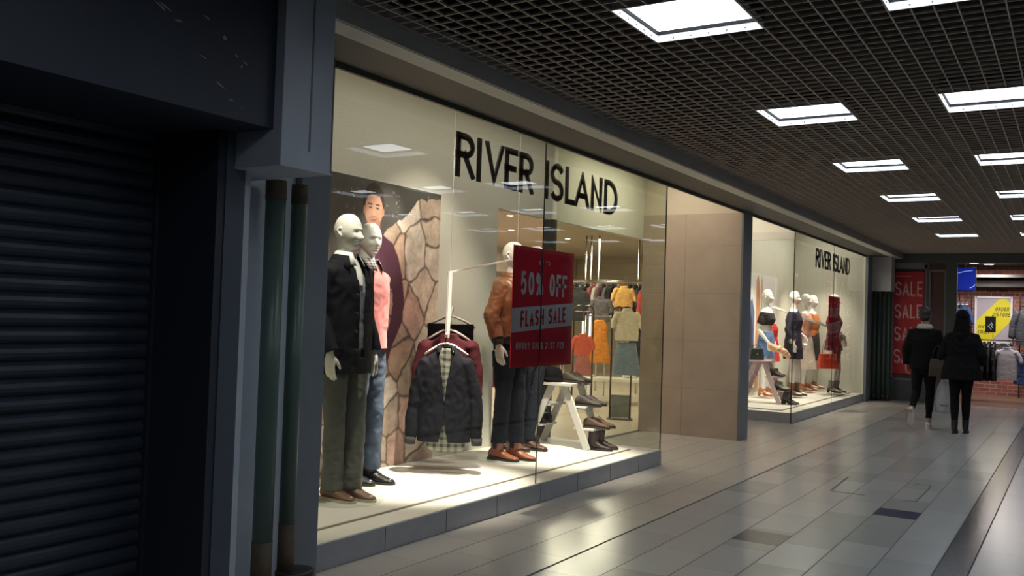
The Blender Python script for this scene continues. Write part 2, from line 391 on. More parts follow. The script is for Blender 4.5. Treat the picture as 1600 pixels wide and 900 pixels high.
woodf = mat('sports_shop_floor', (.20, .13, .09), .35, var=.25, vscale=5, stretch=(1, 8, 1))
struct('floor', G().box((XE, -9, -.06), (26, 1.3, 0)), woodf)
# metal access cover let into the floor: two dark edge channels
g = G()
for pts in ([(9.6, -1.735), (8.70, -1.765), (8.66, -1.80), (8.655, -2.06)], [(9.63, -2.34), (9.635, -2.484), (8.66, -2.487), (8.64, -2.38)]):
    for a, b in zip(pts, pts[1:]): g.beam((*a, .0010), (*b, .0010), .015, .002)
tagp(g.build('floor_access_cover', mat('cover_edge', (.07, .065, .06), .5)), 'dark metal edging of an access cover set into the mall floor tiles', 'access cover')

# ---- ceiling: open cell grid and lamps
PX, PY = .100375, .1
LX = [4.68+2.409*i for i in range(-2, 6)]; LY = [-1.66-1.2*j for j in range(4)]
def build_ceiling():
    g = G(); zc0, zc1, t = CE, CE+.011, .0034
    holes = [(x-.6, x, y-.6, y) for x in LX for y in LY]
    k = 0; y = -1.66+.1*11
    while y > -7.4:
        hs = sorted((h[0], h[1]) for h in holes if h[2]+.02 < y < h[3]-.02); x = -.5
        for a, b in hs+[(XE, XE)]:
            if a > x: g.box((x, y-t, zc0), (a, y+t, zc1))
            x = b
        y -= .1
    x = 4.68-PX*50
    while x < XE:
        hs = sorted((h[2], h[3]) for h in holes if h[0]+.02 < x < h[1]-.02); y = -7.4
        for a, b in hs+[(-.53, 0)]:
            if a > y: g.box((x-t, y, zc0), (x+t, a, zc1))
            y = b
        x += PX
    struct('ceiling', g, M['grid'])
    struct('ceiling', G().box((-1, -8, 3.62), (XE+.3, -.45, 3.68)), M['void'])
build_ceiling()
ncol = 0
POSN = {0: 'nearest the shopfront', 1: 'in the second row from the shopfront', 2: 'in the third row from the shopfront', 3: 'in the far row'}
ORD = ['first', 'second', 'third', 'fourth', 'fifth', 'sixth']
first_lamp = None
for j, y in enumerate(LY):
    for i, x in enumerate(LX):
        if i < 2 and j == 3: continue
        lab = ('bright square recessed ceiling light %s, %s from the camera' % (POSN[j], ORD[i-2])) if i >= 2 else 'bright square recessed ceiling light out of frame overhead'
        r = empty('ceiling_light', lab, 'ceiling light', (x-.3, y-.3, CE), group='square ceiling lights' )
        if first_lamp is None:
            a = .298; f = G()
            for s in (-1, 1):
                f.box((s*a, -a, .0), (s*(a-.006), a, .040)); f.box((-a, s*a, .0), (a, s*(a-.006), .040))
            h = G()
            for s in (-1, 1): h.box((s*a, -a, .040), (s*(a-.012), a, .10)); h.box((-a, s*a, .040), (a, s*(a-.012), .10))
            h.box((-a, -a, .10), (a, a, .115)); ho = h.build('housing', M['void'], r)
            do = G().box((-.283, -.283, .058), (.283, .283, .066)).build('diffuser', M['lamp'], r)
            rv = G()
            for k in range(5):
                q = -.2+.1*k
                rv.box((a-.010, q-.004, .012), (a-.006, q+.004, .02)); rv.box((q-.004, a-.010, .012), (q+.004, a-.006, .02)); rv.box((q-.004, -a+.006, .012), (q+.004, -a+.010, .02))
            f.add(rv.v, rv.f, 1)
            fo = f.build('frame', [M['whitem'], M['rivet']], r)
            first_lamp = (fo, ho, do)
        else:
            for src in first_lamp:
                c = src.copy(); C.objects.link(c); c.parent = r

# ---- bulkhead over the shopfront
struct('trim_1', G().box((3.31, -.545, 2.93), (XE, -.53, 3.12)), M['bulk'])          # upright face
struct('trim_1', G().box((3.31, -.53, 3.12), (XE, -.46, 3.66)).box((-.5, -.53, 3.3), (3.31, -.46, 3.66)), M['void'])  # black closure added to keep stray world light out of the ceiling void
struct('trim_2', G().box((3.31, -.53, 2.925), (XE, -.385, 2.94)), M['rim'])           # pale rim
struct('trim_3', G().box((3.31, -.385, 2.93), (XE, .0, 2.96)), M['soffit'])           # soffit
struct('trim_4', G().box((3.80, -.012, 2.895), (XE, .012, 2.935)), M['post'])        # glazing head
# ---- display window 1
struct('wall_back', G().box((A0-.05, D1, 0), (7.8, D1+.1, 3.5)).box((7.8, D1, 2.58), (P1, D1+.1, 3.5)), M['white_wall'])
struct('wall_left', G().box((A0-.15, .0, 0), (A0-.01, D1+.1, 3.5)), M['white_wall'])
struct('wall_front', G().box((A0-.15, .001, 2.935), (B1+.1, .03, 3.5)).box((B0, .03, 2.90), (B0+.04, D1, 3.5)), M['white_wall'])
struct('ceiling', G().box((A0-.15, 0, 3.5), (B0, D1+.1, 3.56)), M['white_wall'])
struct('trim_5', G().box((A1-.035, D1-.03, 0), (A1+.02, D1+.12, 2.58)), M['post'])
st = struct('trim_6', G().box((A0, .0, 0), (A1, D1, .150)), M['plinth'])
struct('trim_6', G().box((A0, .006, .150), (A1-.006, D1, .156)), M['stage'])
g = G()
for x in (4.514, 5.164, 5.808, 6.455, 7.10, 7.745, 8.39): g.box((x-.002, -.0012, .0), (x+.002, .002, .151))
struct('trim_6', g, M['joint'])
struct('trim_7', G().box((A0, .235, .156), (8.70, D1, .170)), M['stage'])
struct('trim_7', G().box((A0, .229, .156), (8.706, .235, .168)), M['edge_shade'])  # strip coloured as the shadow line along the platform front
def pane(n, g, m=None):
    return struct('window_%d' % n, g, m or M['glass'])
pane(1, G().add([(A0, .02, .156), (6.402, .02, .156), (6.402, .02, TOP), (A0, .02, TOP)], [(0, 1, 2, 3)]))
pane(1, G().add([(6.406, .02, .156), (A1, .02, .156), (A1, .02, TOP), (6.406, .02, TOP)], [(0, 1, 2, 3)]))
pane(2, G().add([(A1, .024, .156), (A1, D1-.03, .156), (A1, D1-.03, 3.5), (A1, .024, 3.5)], [(0, 1, 2, 3)]), M['glass_side'])
struct('trim_8', G().box((6.402, .015, .156), (6.407, .024, TOP)).box((A1-.003, .012, .156), (A1+.006, .022, TOP)), M['seal'])
# ---- grey frame left of the window and its pipe recess
struct('trim_9', G().box((3.63, -.05, 0), (A0, .0, TOP+.03)), M['pframe'])
struct('trim_10', G().box((3.04, .0, 0), (3.66, .03, 3.3)), mat('recess_lit_paint', (.62, .68, .76), .5, var=.05, vscale=4))  # lit look of the recess is put into this brighter colour
struct('trim_11', G().box((3.045, -.256, 0), (3.08, .02, 2.16)), M['lightpaint'])
struct('trim_11', G().add([(3.08, -.25, 0), (3.25, .001, 0), (3.08, .001, 0), (3.08, -.25, 2.16), (3.25, .001, 2.16), (3.08, .001, 2.16)], [(0, 1, 4, 3), (1, 2, 5, 4), (2, 0, 3, 5), (0, 2, 1), (3, 4, 5)]), mat('recess_lit_paint', (.62, .68, .76), .5, var=.05, vscale=4))  # splayed cheek in the same brightened colour, standing in for light
pb = struct('trim_12', G().box((2.98, -.555, 2.158), (3.305, .0, 3.3)), M['lightpaint'], bevel=.004)
struct('trim_12', G().box((2.975, -.56, 2.150), (3.31, -.0, 2.160)), M['lightpaint'])
struct('trim_12', G().box((3.155, -.5575, 2.24), (3.165, -.554, 3.03)), M['pframe'])
def pipe_set(xs, y0, z1, base, lab, grp):
    for k, (x, r, zb) in enumerate(xs):
        p = empty('service_pipe', lab[k], 'pipe', (x, y0, 0) if not base else (20.05, x, 0), group=grp)
        G().cyl((0, 0, .02), (0, 0, z1-.06), r, n=20).build('pipe', M['pipe'], p, True)
        G().cyl((0, 0, .012), (0, 0, zb), r*1.03, n=20).build('lower_wrap', M['pipebrown'], p, True)
        G().cyl((0, 0, z1-.10), (0, 0, z1), r*1.05, n=20).build('upper_wrap', M['pipebrown'], p, True)
        if base: G().cyl((0, 0, .0), (0, 0, .055), r*1.5, r*1.4, n=24).build('base_collar', M['blackp'], p, True)
pipe_set([(3.375, .052, .30), (3.545, .043, .36)], -.12, 2.155, False,
         ['dark green service pipe, left of the pair beside the shutter', 'dark green service pipe, right of the pair, next to the grey window frame'], 'pipes by the near shutter')
sp_ = [q for q in bpy.data.objects if q.name == 'service_pipe.001'][0]
o = G().zrings([(0, 0, 0, .095, .085), (.085, 0, 0, .095, .085), (.09, 0, 0, .108, .095), (.115, 0, 0, .108, .095), (.12, 0, 0, .09, .08)], n=28).build('floor_boot', M['blackp'], sp_, True, loc=(.03, -.04, 0))
# ---- closed shop on the left
struct('wall_left', G().box((-.5, -.5, 2.32), (3.0, -.2, 3.3)).box((-.5, -.2, 2.325), (3.0, .4, 3.3)), M['navy'])
g = G()
for (px_, pz, s) in [(2.16, 2.86, .02), (2.19, 2.72, .022), (2.215, 2.715, .02), (2.33, 2.93, .018), (2.36, 2.79, .014), (2.35, 2.70, .022), (2.37, 2.705, .02), (2.45, 2.83, .013), (2.44, 2.665, .015),
                     (2.58, 2.72, .014), (2.57, 2.55, .012), (2.68, 2.66, .014), (2.67, 2.45, .018), (2.75, 2.60, .013), (2.78, 2.56, .011), (2.80, 2.58, .013), (2.73, 2.40, .012), (2.79, 2.38, .011), (2.22, 2.95, .012)]:
    n_ = 6; poly = []; s = s*1.45
    el = rnd.choice([(2.4, .35), (1, .9), (1.8, .4)]); ro = rnd.uniform(-.5, .2)
    for k in range(n_):
        a = 2*PI*k/n_; r_ = s*rnd.uniform(.35, 1)*.6; u, v_ = r_*el[0]*math.cos(a), r_*el[1]*math.sin(a)
        poly.append((px_+u*math.cos(ro)-v_*math.sin(ro), pz+u*math.sin(ro)+v_*math.cos(ro)))
    g.prism(poly, .0008, (0, -.5002, 0), (1, 0, 0), (0, 0, 1))
struct('trim_13', g, M['chip'])
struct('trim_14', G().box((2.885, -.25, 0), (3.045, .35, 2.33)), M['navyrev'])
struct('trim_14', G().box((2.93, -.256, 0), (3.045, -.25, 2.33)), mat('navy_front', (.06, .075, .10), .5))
# roller shutter: pressed slats
g = G(); prof = []; z = .03; pit = .075
while z < 2.34:
    for dz, dy in ((0, .012), (.008, .0), (.02, -.009), (.038, -.013), (.056, -.009), (.067, .0)): prof.append((z+dz, dy))
    z += pit
v = []; f = []
for (zz, yy) in prof: v += [(-.5, .2+yy, zz), (2.9, .2+yy, zz)]
for i in range(len(prof)-1): f.append((2*i, 2*i+1, 2*i+3, 2*i+2))
r = empty('roller_shutter', 'closed dark ribbed metal roller shutter under the navy fascia', 'shutter', (0, 0, 0))
G().add(v, f).build('slat_curtain', M['shutter'], r)
G().box((-.5, .185, 0), (2.88, .225, .04)).build('bottom_bar', M['shutter'], r)
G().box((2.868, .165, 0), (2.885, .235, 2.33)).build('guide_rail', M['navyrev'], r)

# ---- tiled pier between the porches
struct('wall_right', G().box((P0, .004, 0), (P1, D1, TOP)), M['beige'])
struct('wall_right', G().box((P0, .03, TOP), (P1, D1, 3.5)), mat('plaster_warm', (.58, .52, .42), .85))
struct('wall_right', G().box((P0, -.02, 0), (P1, .006, TOP+.03)), M['pframe'])
g = G()
g.box((P0-.0015, .754, 0), (P0+.001, .758, TOP))
for z in (.62, 1.24, 1.86, 2.48): g.box((P0-.0012, .006, z-.0015), (P0+.001, D1, z+.0015))
struct('wall_right', g, mat('pier_joint', (.27, .22, .18), .8))
# ---- display window 2
struct('wall_back', G().box((P1, D1+.04, 0), (B1+.1, D1+.14, 3.5)), M['white_wall'])
struct('wall_right', G().box((B1, .0, 0), (B1+.1, D1+.1, 3.5)), M['white_wall'])
struct('ceiling', G().box((B0, 0, 3.5), (B1+.1, D1+.1, 3.56)), M['white_wall'])
struct('trim_15', G().box((B0, .0, 0), (B1, D1+.04, .150)), M['plinth'])
struct('trim_15', G().box((B0+.006, .006, .150), (B1, D1+.04, .156)).box((B0+.22, .22, .156), (B1, D1+.04, .175)), M['stage'])
struct('trim_15', G().box((B0+.214, .214, .156), (B1, .22, .172)).box((B0+.214, .22, .156), (B0+.22, D1, .172)), M['edge_shade'])
pane(3, G().add([(B0, .02, .156), (B1, .02, .156), (B1, .02, TOP), (B0, .02, TOP)], [(0, 1, 2, 3)]))
pane(4, G().add([(B0, .024, .156), (B0, D1, .156), (B0, D1, TOP-.12), (B0, .024, TOP-.12)], [(0, 1, 2, 3)]))
struct('trim_16', G().box((B0-.006, .012, 0), (B0+.006, .024, TOP)).box((16.7, .016, .156), (16.705, .024, TOP)), M['seal'])
struct('trim_16', G().box((B0-.015, .02, TOP-.12), (B0+.015, D1, TOP)), M['rim'])
# ---- grey end pier, its pipes, box and the sports shop front at the end of the mall
struct('trim_17', G().box((B1+.0, -.05, 0), (B1+.42, .0, TOP+.03)), M['pframe'])
struct('trim_18', G().box((B1+.42, .0, 0), (XE, .03, 3.1)), M['pframe'])
struct('trim_19', G().box((19.88, -.41, 2.23), (20.3, -.03, 3.10)), mat('far_box_paint', (.55, .56, .60), .5), bevel=.01)
pipe_set([(-.075, .030, .12), (-.165, .028, .12), (-.255, .028, .12), (-.345, .030, .12)], -.2, 2.24, True,
         ['green service pipe at the mall end, leftmost of four', 'green service pipe at the mall end, second from left of four', 'green service pipe at the mall end, third from left of four', 'green service pipe at the mall end, rightmost of four'], 'pipes at the far corner')
end = mat('end_fascia', (.075, .085, .09), .6)
struct('wall_end', G().box((XE, -8, 2.84), (XE+.12, .6, 3.6)).box((XE, -.36, 0), (XE+.12, .6, 2.84)).box((XE, -1.56, 0), (XE+.12, -1.36, 2.84)).box((XE, -1.36, 0), (XE+.12, -.36, .42)).box((XE, -1.06, .42), (XE+.12, -.985, 2.84)), end)
struct('trim_20', G().box((XE-.01, -1.0, .42), (XE, -.35, .46)).box((XE-.01, -1.0, 2.72), (XE, -.35, 2.84)).box((XE-.01, -.375, .42), (XE, -.34, 2.8)).box((XE-.01, -1.0, .42), (XE, -.965, 2.8)).box((XE-.01, -1.32, 2.66), (XE, -1.06, 2.70)).box((XE-.01, -1.08, .42), (XE, -1.05, 2.7)).box((XE-.01, -1.36, .42), (XE, -1.33, 2.7)), M['pframe'])
struct('wall_end', G().box((XE+.03, -1.36, .42), (XE+.08, -.36, 2.84)), mat('dark_lining', (.10, .045, .045), .6))
struct('wall_end', G().box((24, -9, 0), (24.1, 1.2, 3.1)), M['brick'])
struct('wall_back', G().box((XE+.12, .7, 0), (24, .8, 3.1)), mat('sports_wall', (.18, .17, .17), .8))
struct('ceiling', G().box((XE+.12, -9, 3.0), (24, .8, 3.06)), mat('sports_ceiling', (.30, .28, .25), .8))
# ---- unseen sides of the mall (they show in the glass)
far = mat('far_wall', (.05, .05, .055), .7)
struct('wall_opposite', G().box((-1, -7.6, 0), (XE, -7.45, 3.6)), far)
struct('wall_behind', G().box((-1.1, -7.6, 0), (-1, .4, 3.6)), far)
# ---- shop interior shell
struct('wall_back', G().box((3.9, 9.3, 0), (24, 9.4, 3.3)), M['bwall'])
struct('wall_right', G().box((23.9, 1.5, 0), (24, 9.3, 3.3)), M['bwall'])
struct('wall_left', G().box((3.9, 1.46, 0), (4.0, 9.3, 3.3)), M['bwall'])
struct('ceiling', G().box((3.9, D1+.1, 3.2), (24, 9.4, 3.26)), M['bceil'])

# ================================================================== FIGURES
def V3(*a): return Vector(a)
def hand(g, wr, d, a, nrm, side_thumb, curl=.35, sc=1.):
    """palm and five fingers: d points along the hand, a across it towards the thumb, nrm out of the palm"""
    d = Vector(d).normalized(); a = Vector(a); a = (a-d*a.dot(d)).normalized(); nrm = d.cross(a)*(1 if side_thumb > 0 else -1)
    k = sc
    def ring(o, w_, h_, sh=0): return [wr+d*o+a*(sh+w_*math.cos(2*PI*j/14))+nrm*h_*math.sin(2*PI*j/14) for j in range(14)]
    g.loft([ring(-.03*k, .026*k, .02*k), ring(.0, .029*k, .02*k), ring(.035*k, .040*k, .019*k, .002), ring(.07*k, .044*k, .016*k), ring(.095*k, .042*k, .013*k), ring(.104*k, .034*k, .008*k)])
    for i, (off, L) in enumerate(((.031, .072), (.0105, .082), (-.0105, .077), (-.031, .060))):
        p = wr+d*.092*k+a*off*k; dd = d.copy(); pts = [p]; c = curl*(1+.18*i)
        for s_, f_ in ((.42, .5), (.32, .9), (.26, .8)):
            dd = (dd+nrm*c*f_+a*off*.9*(1 if s_ > .4 else 0)).normalized(); p = p+dd*L*s_*k; pts.append(p)
        g.limb(pts, [.0098*k, .0092*k, .0085*k, .0072*k], lat=a, n=10)
    p = wr+d*.022*k+a*.026*k+nrm*.004*k
    g.limb([p, p+(d*.75+a*.5+nrm*.3).normalized()*.034*k, p+(d*.85+a*.4+nrm*.4).normalized()*.062*k, p+(d*.93+a*.28+nrm*.5).normalized()*.085*k], [.014*k, .012*k, .0105*k, .008*k], lat=nrm, n=10)
def head_geo(g, c, yaw=0, pitch=0, female=False, n=56):
    """face towards -Y before turning"""
    M_ = Matrix.Rotation(yaw, 3, 'Z') @ Matrix.Rotation(pitch, 3, 'X')
    W, D, H = (.071, .092, .116) if female else (.079, .101, .124)
    rings = []; m = 44
    def gs(v, c_, s_): return math.exp(-((v-c_)/s_)**2)
    for i in range(1, m):
        ph = -PI/2+PI*i/m; ring = []
        for j in range(n):
            th = 2*PI*j/n; cp_ = math.cos(ph)**.74; x = cp_*math.cos(th); y = cp_*math.sin(th); z = math.sin(ph)
            X, Y, Z = x*W, y*D, z*H
            if Z < 0: X *= 1-.34*(-z)**1.4; Y = Y*(1+.30*(-z)**1.5) if y < 0 else Y*(1-.62*(-z)**1.1)
            if Z > 0 and y > 0: Y *= 1.07
            if y < 0:                                        # face
                fr = min(1, -y*1.5)
                Y += .010*fr*(1-min(1, (X/.06)**2))          # flatter front
                dy = 0
                dy -= .034*gs(X, 0, .0125+.005*max(0, (-Z)/.045))*max(0, min(1, (.014-Z)/.052))*(1 if Z > -.042 else max(0, 1-(-.042-Z)/.011))
                for s_ in (-1, 1):
                    dy += .0125*gs(X, s_*.030, .017)*gs(Z, -.002, .012)
                    dy -= .0045*gs(X, s_*.030, .012)*gs(Z, -.004, .007)
                    dy -= .005*gs(X, s_*.044, .016)*gs(Z, -.035, .016)
                    dy += .006*gs(X, s_*.036, .012)*gs(Z, -.062, .02)
                dy -= .0055*gs(Z, .021, .011)*gs(X, 0, .048)
                dy += .004*gs(Z, .008, .006)*gs(X, 0, .012)
                dy -= .013*gs(X, 0, .022)*gs(Z, -.0610, .006)+.013*gs(X, 0, .019)*gs(Z, -.0770, .0065)-.006*gs(X, 0, .025)*gs(Z, -.0690, .0035)-.009*gs(X, 0, .03)*gs(Z, -.0900, .008)
                dy += .0045*gs(X, 0, .024)*gs(Z, -.0695, .003)+.005*gs(X, 0, .02)*gs(Z, -.086, .006)
                dy -= .016*gs(X, 0, .024)*gs(Z, -.102, .015)
                Y += dy*fr
            ring.append(c+M_ @ Vector((X, Y, Z)))
        rings.append(ring)
    g.loft(rings)
    for s_ in (-1, 1):                                        # ears
        pts = [(s_*.074, .000, .016), (s_*.084, .014, .026), (s_*.091, .026, .008), (s_*.087, .018, -.014), (s_*.074, .004, -.032)]
        if not female: g.limb([c+M_ @ Vector(p) for p in pts], [.006, .0075, .008, .0075, .005], n=8)
        else: g.limb([c+M_ @ Vector((p[0]*.93, p[1], p[2]*.9)) for p in pts], [.005, .006, .006, .006, .004], n=8)
def pose(**k):
    p = dict(sh=.168, r_el=(-.235, .02, 1.21), r_wr=(-.25, -.02, .955), l_el=(.235, .02, 1.21), l_wr=(.25, -.02, .955),
             r_kn=(-.10, -.02, .53), r_an=(-.115, .02, .10), l_kn=(.10, -.03, .53), l_an=(.115, -.01, .10), r_hd=(0, -.12, -1), l_hd=(0, -.12, -1),
             hip=.092, yaw=0, pitch=0, fem=False, curl=.35, slim=1., r_toe=(0, -1, 0), l_toe=(0, -1, 0), lean=0.)
    p.update(k); return p
def body(name, p, m, parent, voxel=.0055, smooth=1, hair=None):
    g = G(); f = p['fem']; s = p['slim']; sh = p['sh']; ln = p['lean']
    def tr(z): return -ln*max(0, z-1.0)
    if not f: T = [(.86, .085, .085), (.91, .150, .105), (.98, .170, .115), (1.06, .155, .105), (1.15, .140, .098), (1.27, .158, .108), (1.38, .178, .118), (1.45, .178, .108), (1.50, .158, .085), (1.53, .118, .072), (1.56, .075, .065)]
    else: T = [(.86, .085, .08), (.91, .150, .10), (.97, .168, .112), (1.05, .140, .10), (1.13, .112, .085), (1.23, .125, .09), (1.33, .142, .112), (1.39, .145, .098), (1.45, .135, .075), (1.49, .08, .055)]
    g.zrings([(z, 0, tr(z), a*s, b*s) for z, a, b in T], n=28, e=2.2)
    nz = T[-1][0]; hz = 1.752 if not f else 1.685
    g.limb([(0, tr(nz)+.010, nz-.03), (0, tr(nz)+.010, nz+.05), (0, tr(hz)+.022, hz-.04)], [(.066, .068), (.053, .055), (.050, .056)] if not f else [(.054, .054), (.045, .047), (.047, .052)], n=20, round_end=False)
    head_geo(g, V3(0, tr(hz)-.008, hz), p['yaw'], p['pitch'], f)
    if f:
        for q in (-1, 1): g.ell((q*.062, tr(1.33)-.076, 1.315), (.046, .036, .045))
    sz = 1.475 if not f else 1.42; k = .82 if f else 1.
    for q, side in ((-1, 'r'), (1, 'l')):
        S = V3(q*sh*(.88 if f else 1), tr(sz), sz); E_ = Vector(p[side+'_el']); W_ = Vector(p[side+'_wr'])
        g.limb([V3(q*.10, tr(sz)+.0, sz+.005), S], [.05*k, .056*k]); g.limb([S, S.lerp(E_, .35), S.lerp(E_, .75), E_], [.056*k, .050*k, .042*k, .039*k])
        g.limb([E_, E_.lerp(W_, .25), E_.lerp(W_, .7), W_], [.040*k, .042*k, .032*k, .025*k])
        d = Vector(p[side+'_hd']); hand(g, W_, d, (0, -1, .15) if abs(d.y) < .8 else (0, 0, 1), 0, q if abs(d.y) < .8 else q, p['curl'], .88 if f else 1)
        Hp = V3(q*p['hip'], 0, .93); K = Vector(p[side+'_kn']); A = Vector(p[side+'_an'])
        g.limb([Hp, Hp.lerp(K, .3), Hp.lerp(K, .75), K, K.lerp(A, .3), K.lerp(A, .75), A], [(.088*s, .095*s), (.082*s, .088*s), (.060, .062), (.053, .056), (.052, .058), (.036, .038), (.033, .036)], n=20)
        t = Vector(p[side+'_toe']).normalized()
        dn = V3(0, 0, -1) if abs(t.z) < .6 else V3(.8, 0, -.3)
        g.limb([A+t*(-.035)+dn*.052, A+dn*.060+t*.05, A+dn*.066+t*.12, A+dn*.068+t*.17], [(.026, .024), (.030, .022), (.032, .014), (.022, .010)], n=14)
    me = remesh(g, voxel, smooth)
    return link_mesh(name, me, m, parent)
def sleeves(g, p, r, to='wr', ext=.0, side='rl', sz=1.475, k=None):
    for sd in side:
        q = -1 if sd == 'r' else 1
        S = V3(q*p['sh']*(.88 if p['fem'] else 1), 0, sz); E_ = Vector(p[sd+'_el']); W_ = Vector(p[sd+'_wr'])
        e = W_+(W_-E_).normalized()*ext
        g.ell((S.x, S.y, S.z-.008), (r[0]*.98, r[0]*1.0, r[0]*.86))
        if to == 'el': g.limb([V3(q*.1, 0, sz), S, S.lerp(E_, .9)], [r[0], r[0], r[1]])
        else:
            g.limb([V3(q*.1, 0, sz), S, S.lerp(E_, .5), E_], [r[0]*.9, r[0], r[1]*1.03, r[1]]); g.limb([E_, E_.lerp(e, .5), e], [r[1], (r[1]+r[2])/2, r[2]])
def legs(g, p, top, r, hemz=None, hipr=(.178, .122)):
    g.zrings([(.84, 0, 0, .10, .10), (.90, 0, 0, hipr[0]-.012, hipr[1]-.012), (.98, 0, 0, *hipr), (top, 0, 0, hipr[0]-.02, hipr[1]-.012)], n=28, e=2.2)
    for q, sd in ((-1, 'r'), (1, 'l')):
        Hp = V3(q*p['hip'], 0, .93); K = Vector(p[sd+'_kn']); A = Vector(p[sd+'_an']); d = (A-K).normalized()
        B = A+d*(0 if hemz is None else hemz)
        g.limb([Hp, Hp.lerp(K, .35), Hp.lerp(K, .8), K, K.lerp(B, .4), K.lerp(B, .85), B], r, n=20, round_end=False)
def shoe(name, m, sole_m, kind='oxford', parent=None, loc=(0, 0, 0), rz=0, L=.29, lace=None, mirror=1):
    """toe to -Y, heel at +Y, sole on z=0; ankle centre at origin"""
    root = empty(name, None, None, loc, rz); root.parent = parent
    g = G(); k = L/.29; hh = .045 if kind in ('heel', 'heelboot') else 0
    def up(y): return hh*max(0, min(1, (y+.05)/.08)) if hh else 0
    prof = {'oxford': [(-.19, .018, .012, .030), (-.175, .034, .022, .034), (-.13, .046, .032, .038), (-.08, .046, .044, .046), (-.03, .041, .062, .060), (.02, .036, .066, .066), (.065, .034, .062, .064), (.085, .022, .05, .055)]}['oxford']
    R = []
    for y, wx, wz, zc in prof:
        u = up(y); R.append([(wx*k*math.cos(2*PI*j/18)*mirror, y*k, max(.018, (zc-wz*.5+wz*.62)+ (wz*.62)*math.sin(2*PI*j/18) -.012)+u) for j in range(18)])
    g.loft(R)
    if kind in ('boot', 'chelsea', 'heelboot'):
        tz = .19 if kind != 'heelboot' else .20
        g.limb([(0, .022*k, .06+hh), (0, .010*k, .11+hh), (0, .004*k, tz+hh*.5)], [(.044, .055), (.046, .055), (.050, .058)], n=18, round_end=False)
    else: g.limb([(0, .02*k, .055+hh), (0, .012*k, .092+hh)], [(.038, .052), (.039, .050)], n=18, round_end=False)
    me = remesh(g, .006, 3); link_mesh('upper', me, m, root)
    s = G(); poly = [(.0, -.198), (.02, -.19), (.040, -.165), (.050, -.125), (.048, -.07), (.038, -.02), (.036, .03), (.038, .065), (.028, .088), (0, .096)]
    poly = poly+[(-x, y) for x, y in poly[-2:0:-1]]
    if not hh:
        s.prism([(x*k, y*k) for x, y in poly], .02, (0, 0, .0), (1, 0, 0), (0, 1, 0)); s.prism([(x*k*.96, y*k) for x, y in poly if y > .01], .012, (0, 0, -.0), (1, 0, 0), (0, 1, 0))
    else:
        for i in range(6):
            y0, y1 = -.195+.048*i, -.195+.048*(i+1); w0 = .043 if 0 < i < 4 else .034
            s.beam((0, y0*k, .012+up(y0)), (0, y1*k, .012+up(y1)), w0*2, .014)
        s.loft([[(.026*math.cos(a*PI/6), .06+.028*math.sin(a*PI/6), z0_) for a in range(12)] if z0_ else [(.016*math.cos(a*PI/6), .066+.016*math.sin(a*PI/6), 0) for a in range(12)] for z0_ in (0, .03, .052)])
    s.build('sole', sole_m, root, bevel=0)
    if kind in ('chelsea',):
        for q in (-1, 1): G().prism([(.0, .0), (.036, 0), (.042, .06), (-.004, .06)], .006, (q*.046-.003, -.012, .10), (0, 1, 0), (0, 0, 1)).build('elastic_panel', M['black'], root)
    elif kind in ('oxford', 'boot') and lace:
        e = G()
        for i in range(4):
            y = -.075+.022*i; z = .070+.0125*i
            e.tube([(-.024, y, z-.004), (0, y-.004, z+.006), (.024, y, z-.004)], .0028, 6)
        e.build('laces', lace, root)
    return root
def gcut(hem, cuffs=(), front=None):
    """hem height; cuffs: list of (wrist point, direction); front: opening half width as a function of z"""
    def c(q):
        if q.z < hem and abs(q.x) < .23 and not any((q-w_).length < .10 for w_, d in cuffs): return True
        for w_, d in cuffs:
            if (q-w_).dot(d) > -.002 and (q-w_).length < .09: return True
        if front and q.y < -.02 and abs(q.x-front(q.z)[0]) < front(q.z)[1]: return True
        return False
    return c
def cuffs_of(p, ext=0.):
    out = []
    for sd in 'rl':
        E_ = Vector(p[sd+'_el']); W_ = Vector(p[sd+'_wr']); d = (W_-E_).normalized(); out.append((W_+d*ext, d))
    return out
def collar(parent, m, z=1.56, r=(.068, .066), h=.045, openw=.5, name='collar', fold=True, cy=.0, wide=1.0):
    """stand collar with folded leaves, open at the front"""
    v = []; f = []; n = 22
    for i in range(n+1):
        a = -PI/2+openw+(2*PI-2*openw)*i/n; c, s_ = math.cos(a), math.sin(a); fr = max(0, -s_)
        prof = [(0, 0), (.004, h), (.010, h+.004), (.024*wide+.022*fr*wide, -.012-.02*fr)] if fold else [(0, 0), (.002, h), (.006, h), (.006, 0)]
        for o_, dz in prof: v.append(((r[0]+o_)*c, cy+(r[1]+o_)*s_, z+dz-.012*fr))
    m_ = 4
    for i in range(n):
        for k in range(m_-1): f.append((i*m_+k, (i+1)*m_+k, (i+1)*m_+k+1, i*m_+k+1))
    me = bpy.data.meshes.new(name); me.from_pydata(v, [], f)
    o = bpy.data.objects.new('tmp', me); C.objects.link(o); md = o.modifiers.new('s', 'SOLIDIFY'); md.thickness = .005
    dg = bpy.context.evaluated_depsgraph_get(); dg.update(); out = bpy.data.meshes.new_from_object(o.evaluated_get(dg)); bpy.data.objects.remove(o)
    return link_mesh(name, out, m, parent, True)
def glass_disc(parent, r=.19, loc=(0, 0, 0)):
    o = G().zrings([(0, 0, 0, r, r), (.010, 0, 0, r, r)], n=40).build('base_disc', mat('disc_glass', (.72, .78, .70), .08, spec=.8), parent); o.location = loc; return o
F_ = {}
F_['navycoat'] = mat('navy_coat', (.006, .007, .012), .85, spec=.25, var=.25, vscale=30, bump=.3, bscale=300)
F_['shirt'] = mat('white_shirt', (.72, .72, .72), .8, bump=.2, bscale=200)
F_['greyknit'] = mat('grey_knit', (.30, .33, .38), .9, var=.2, vscale=90)
F_['trouser'] = mat('grey_green_chino', (.125, .135, .12), .85, var=.18, vscale=14, bump=.25, bscale=250)
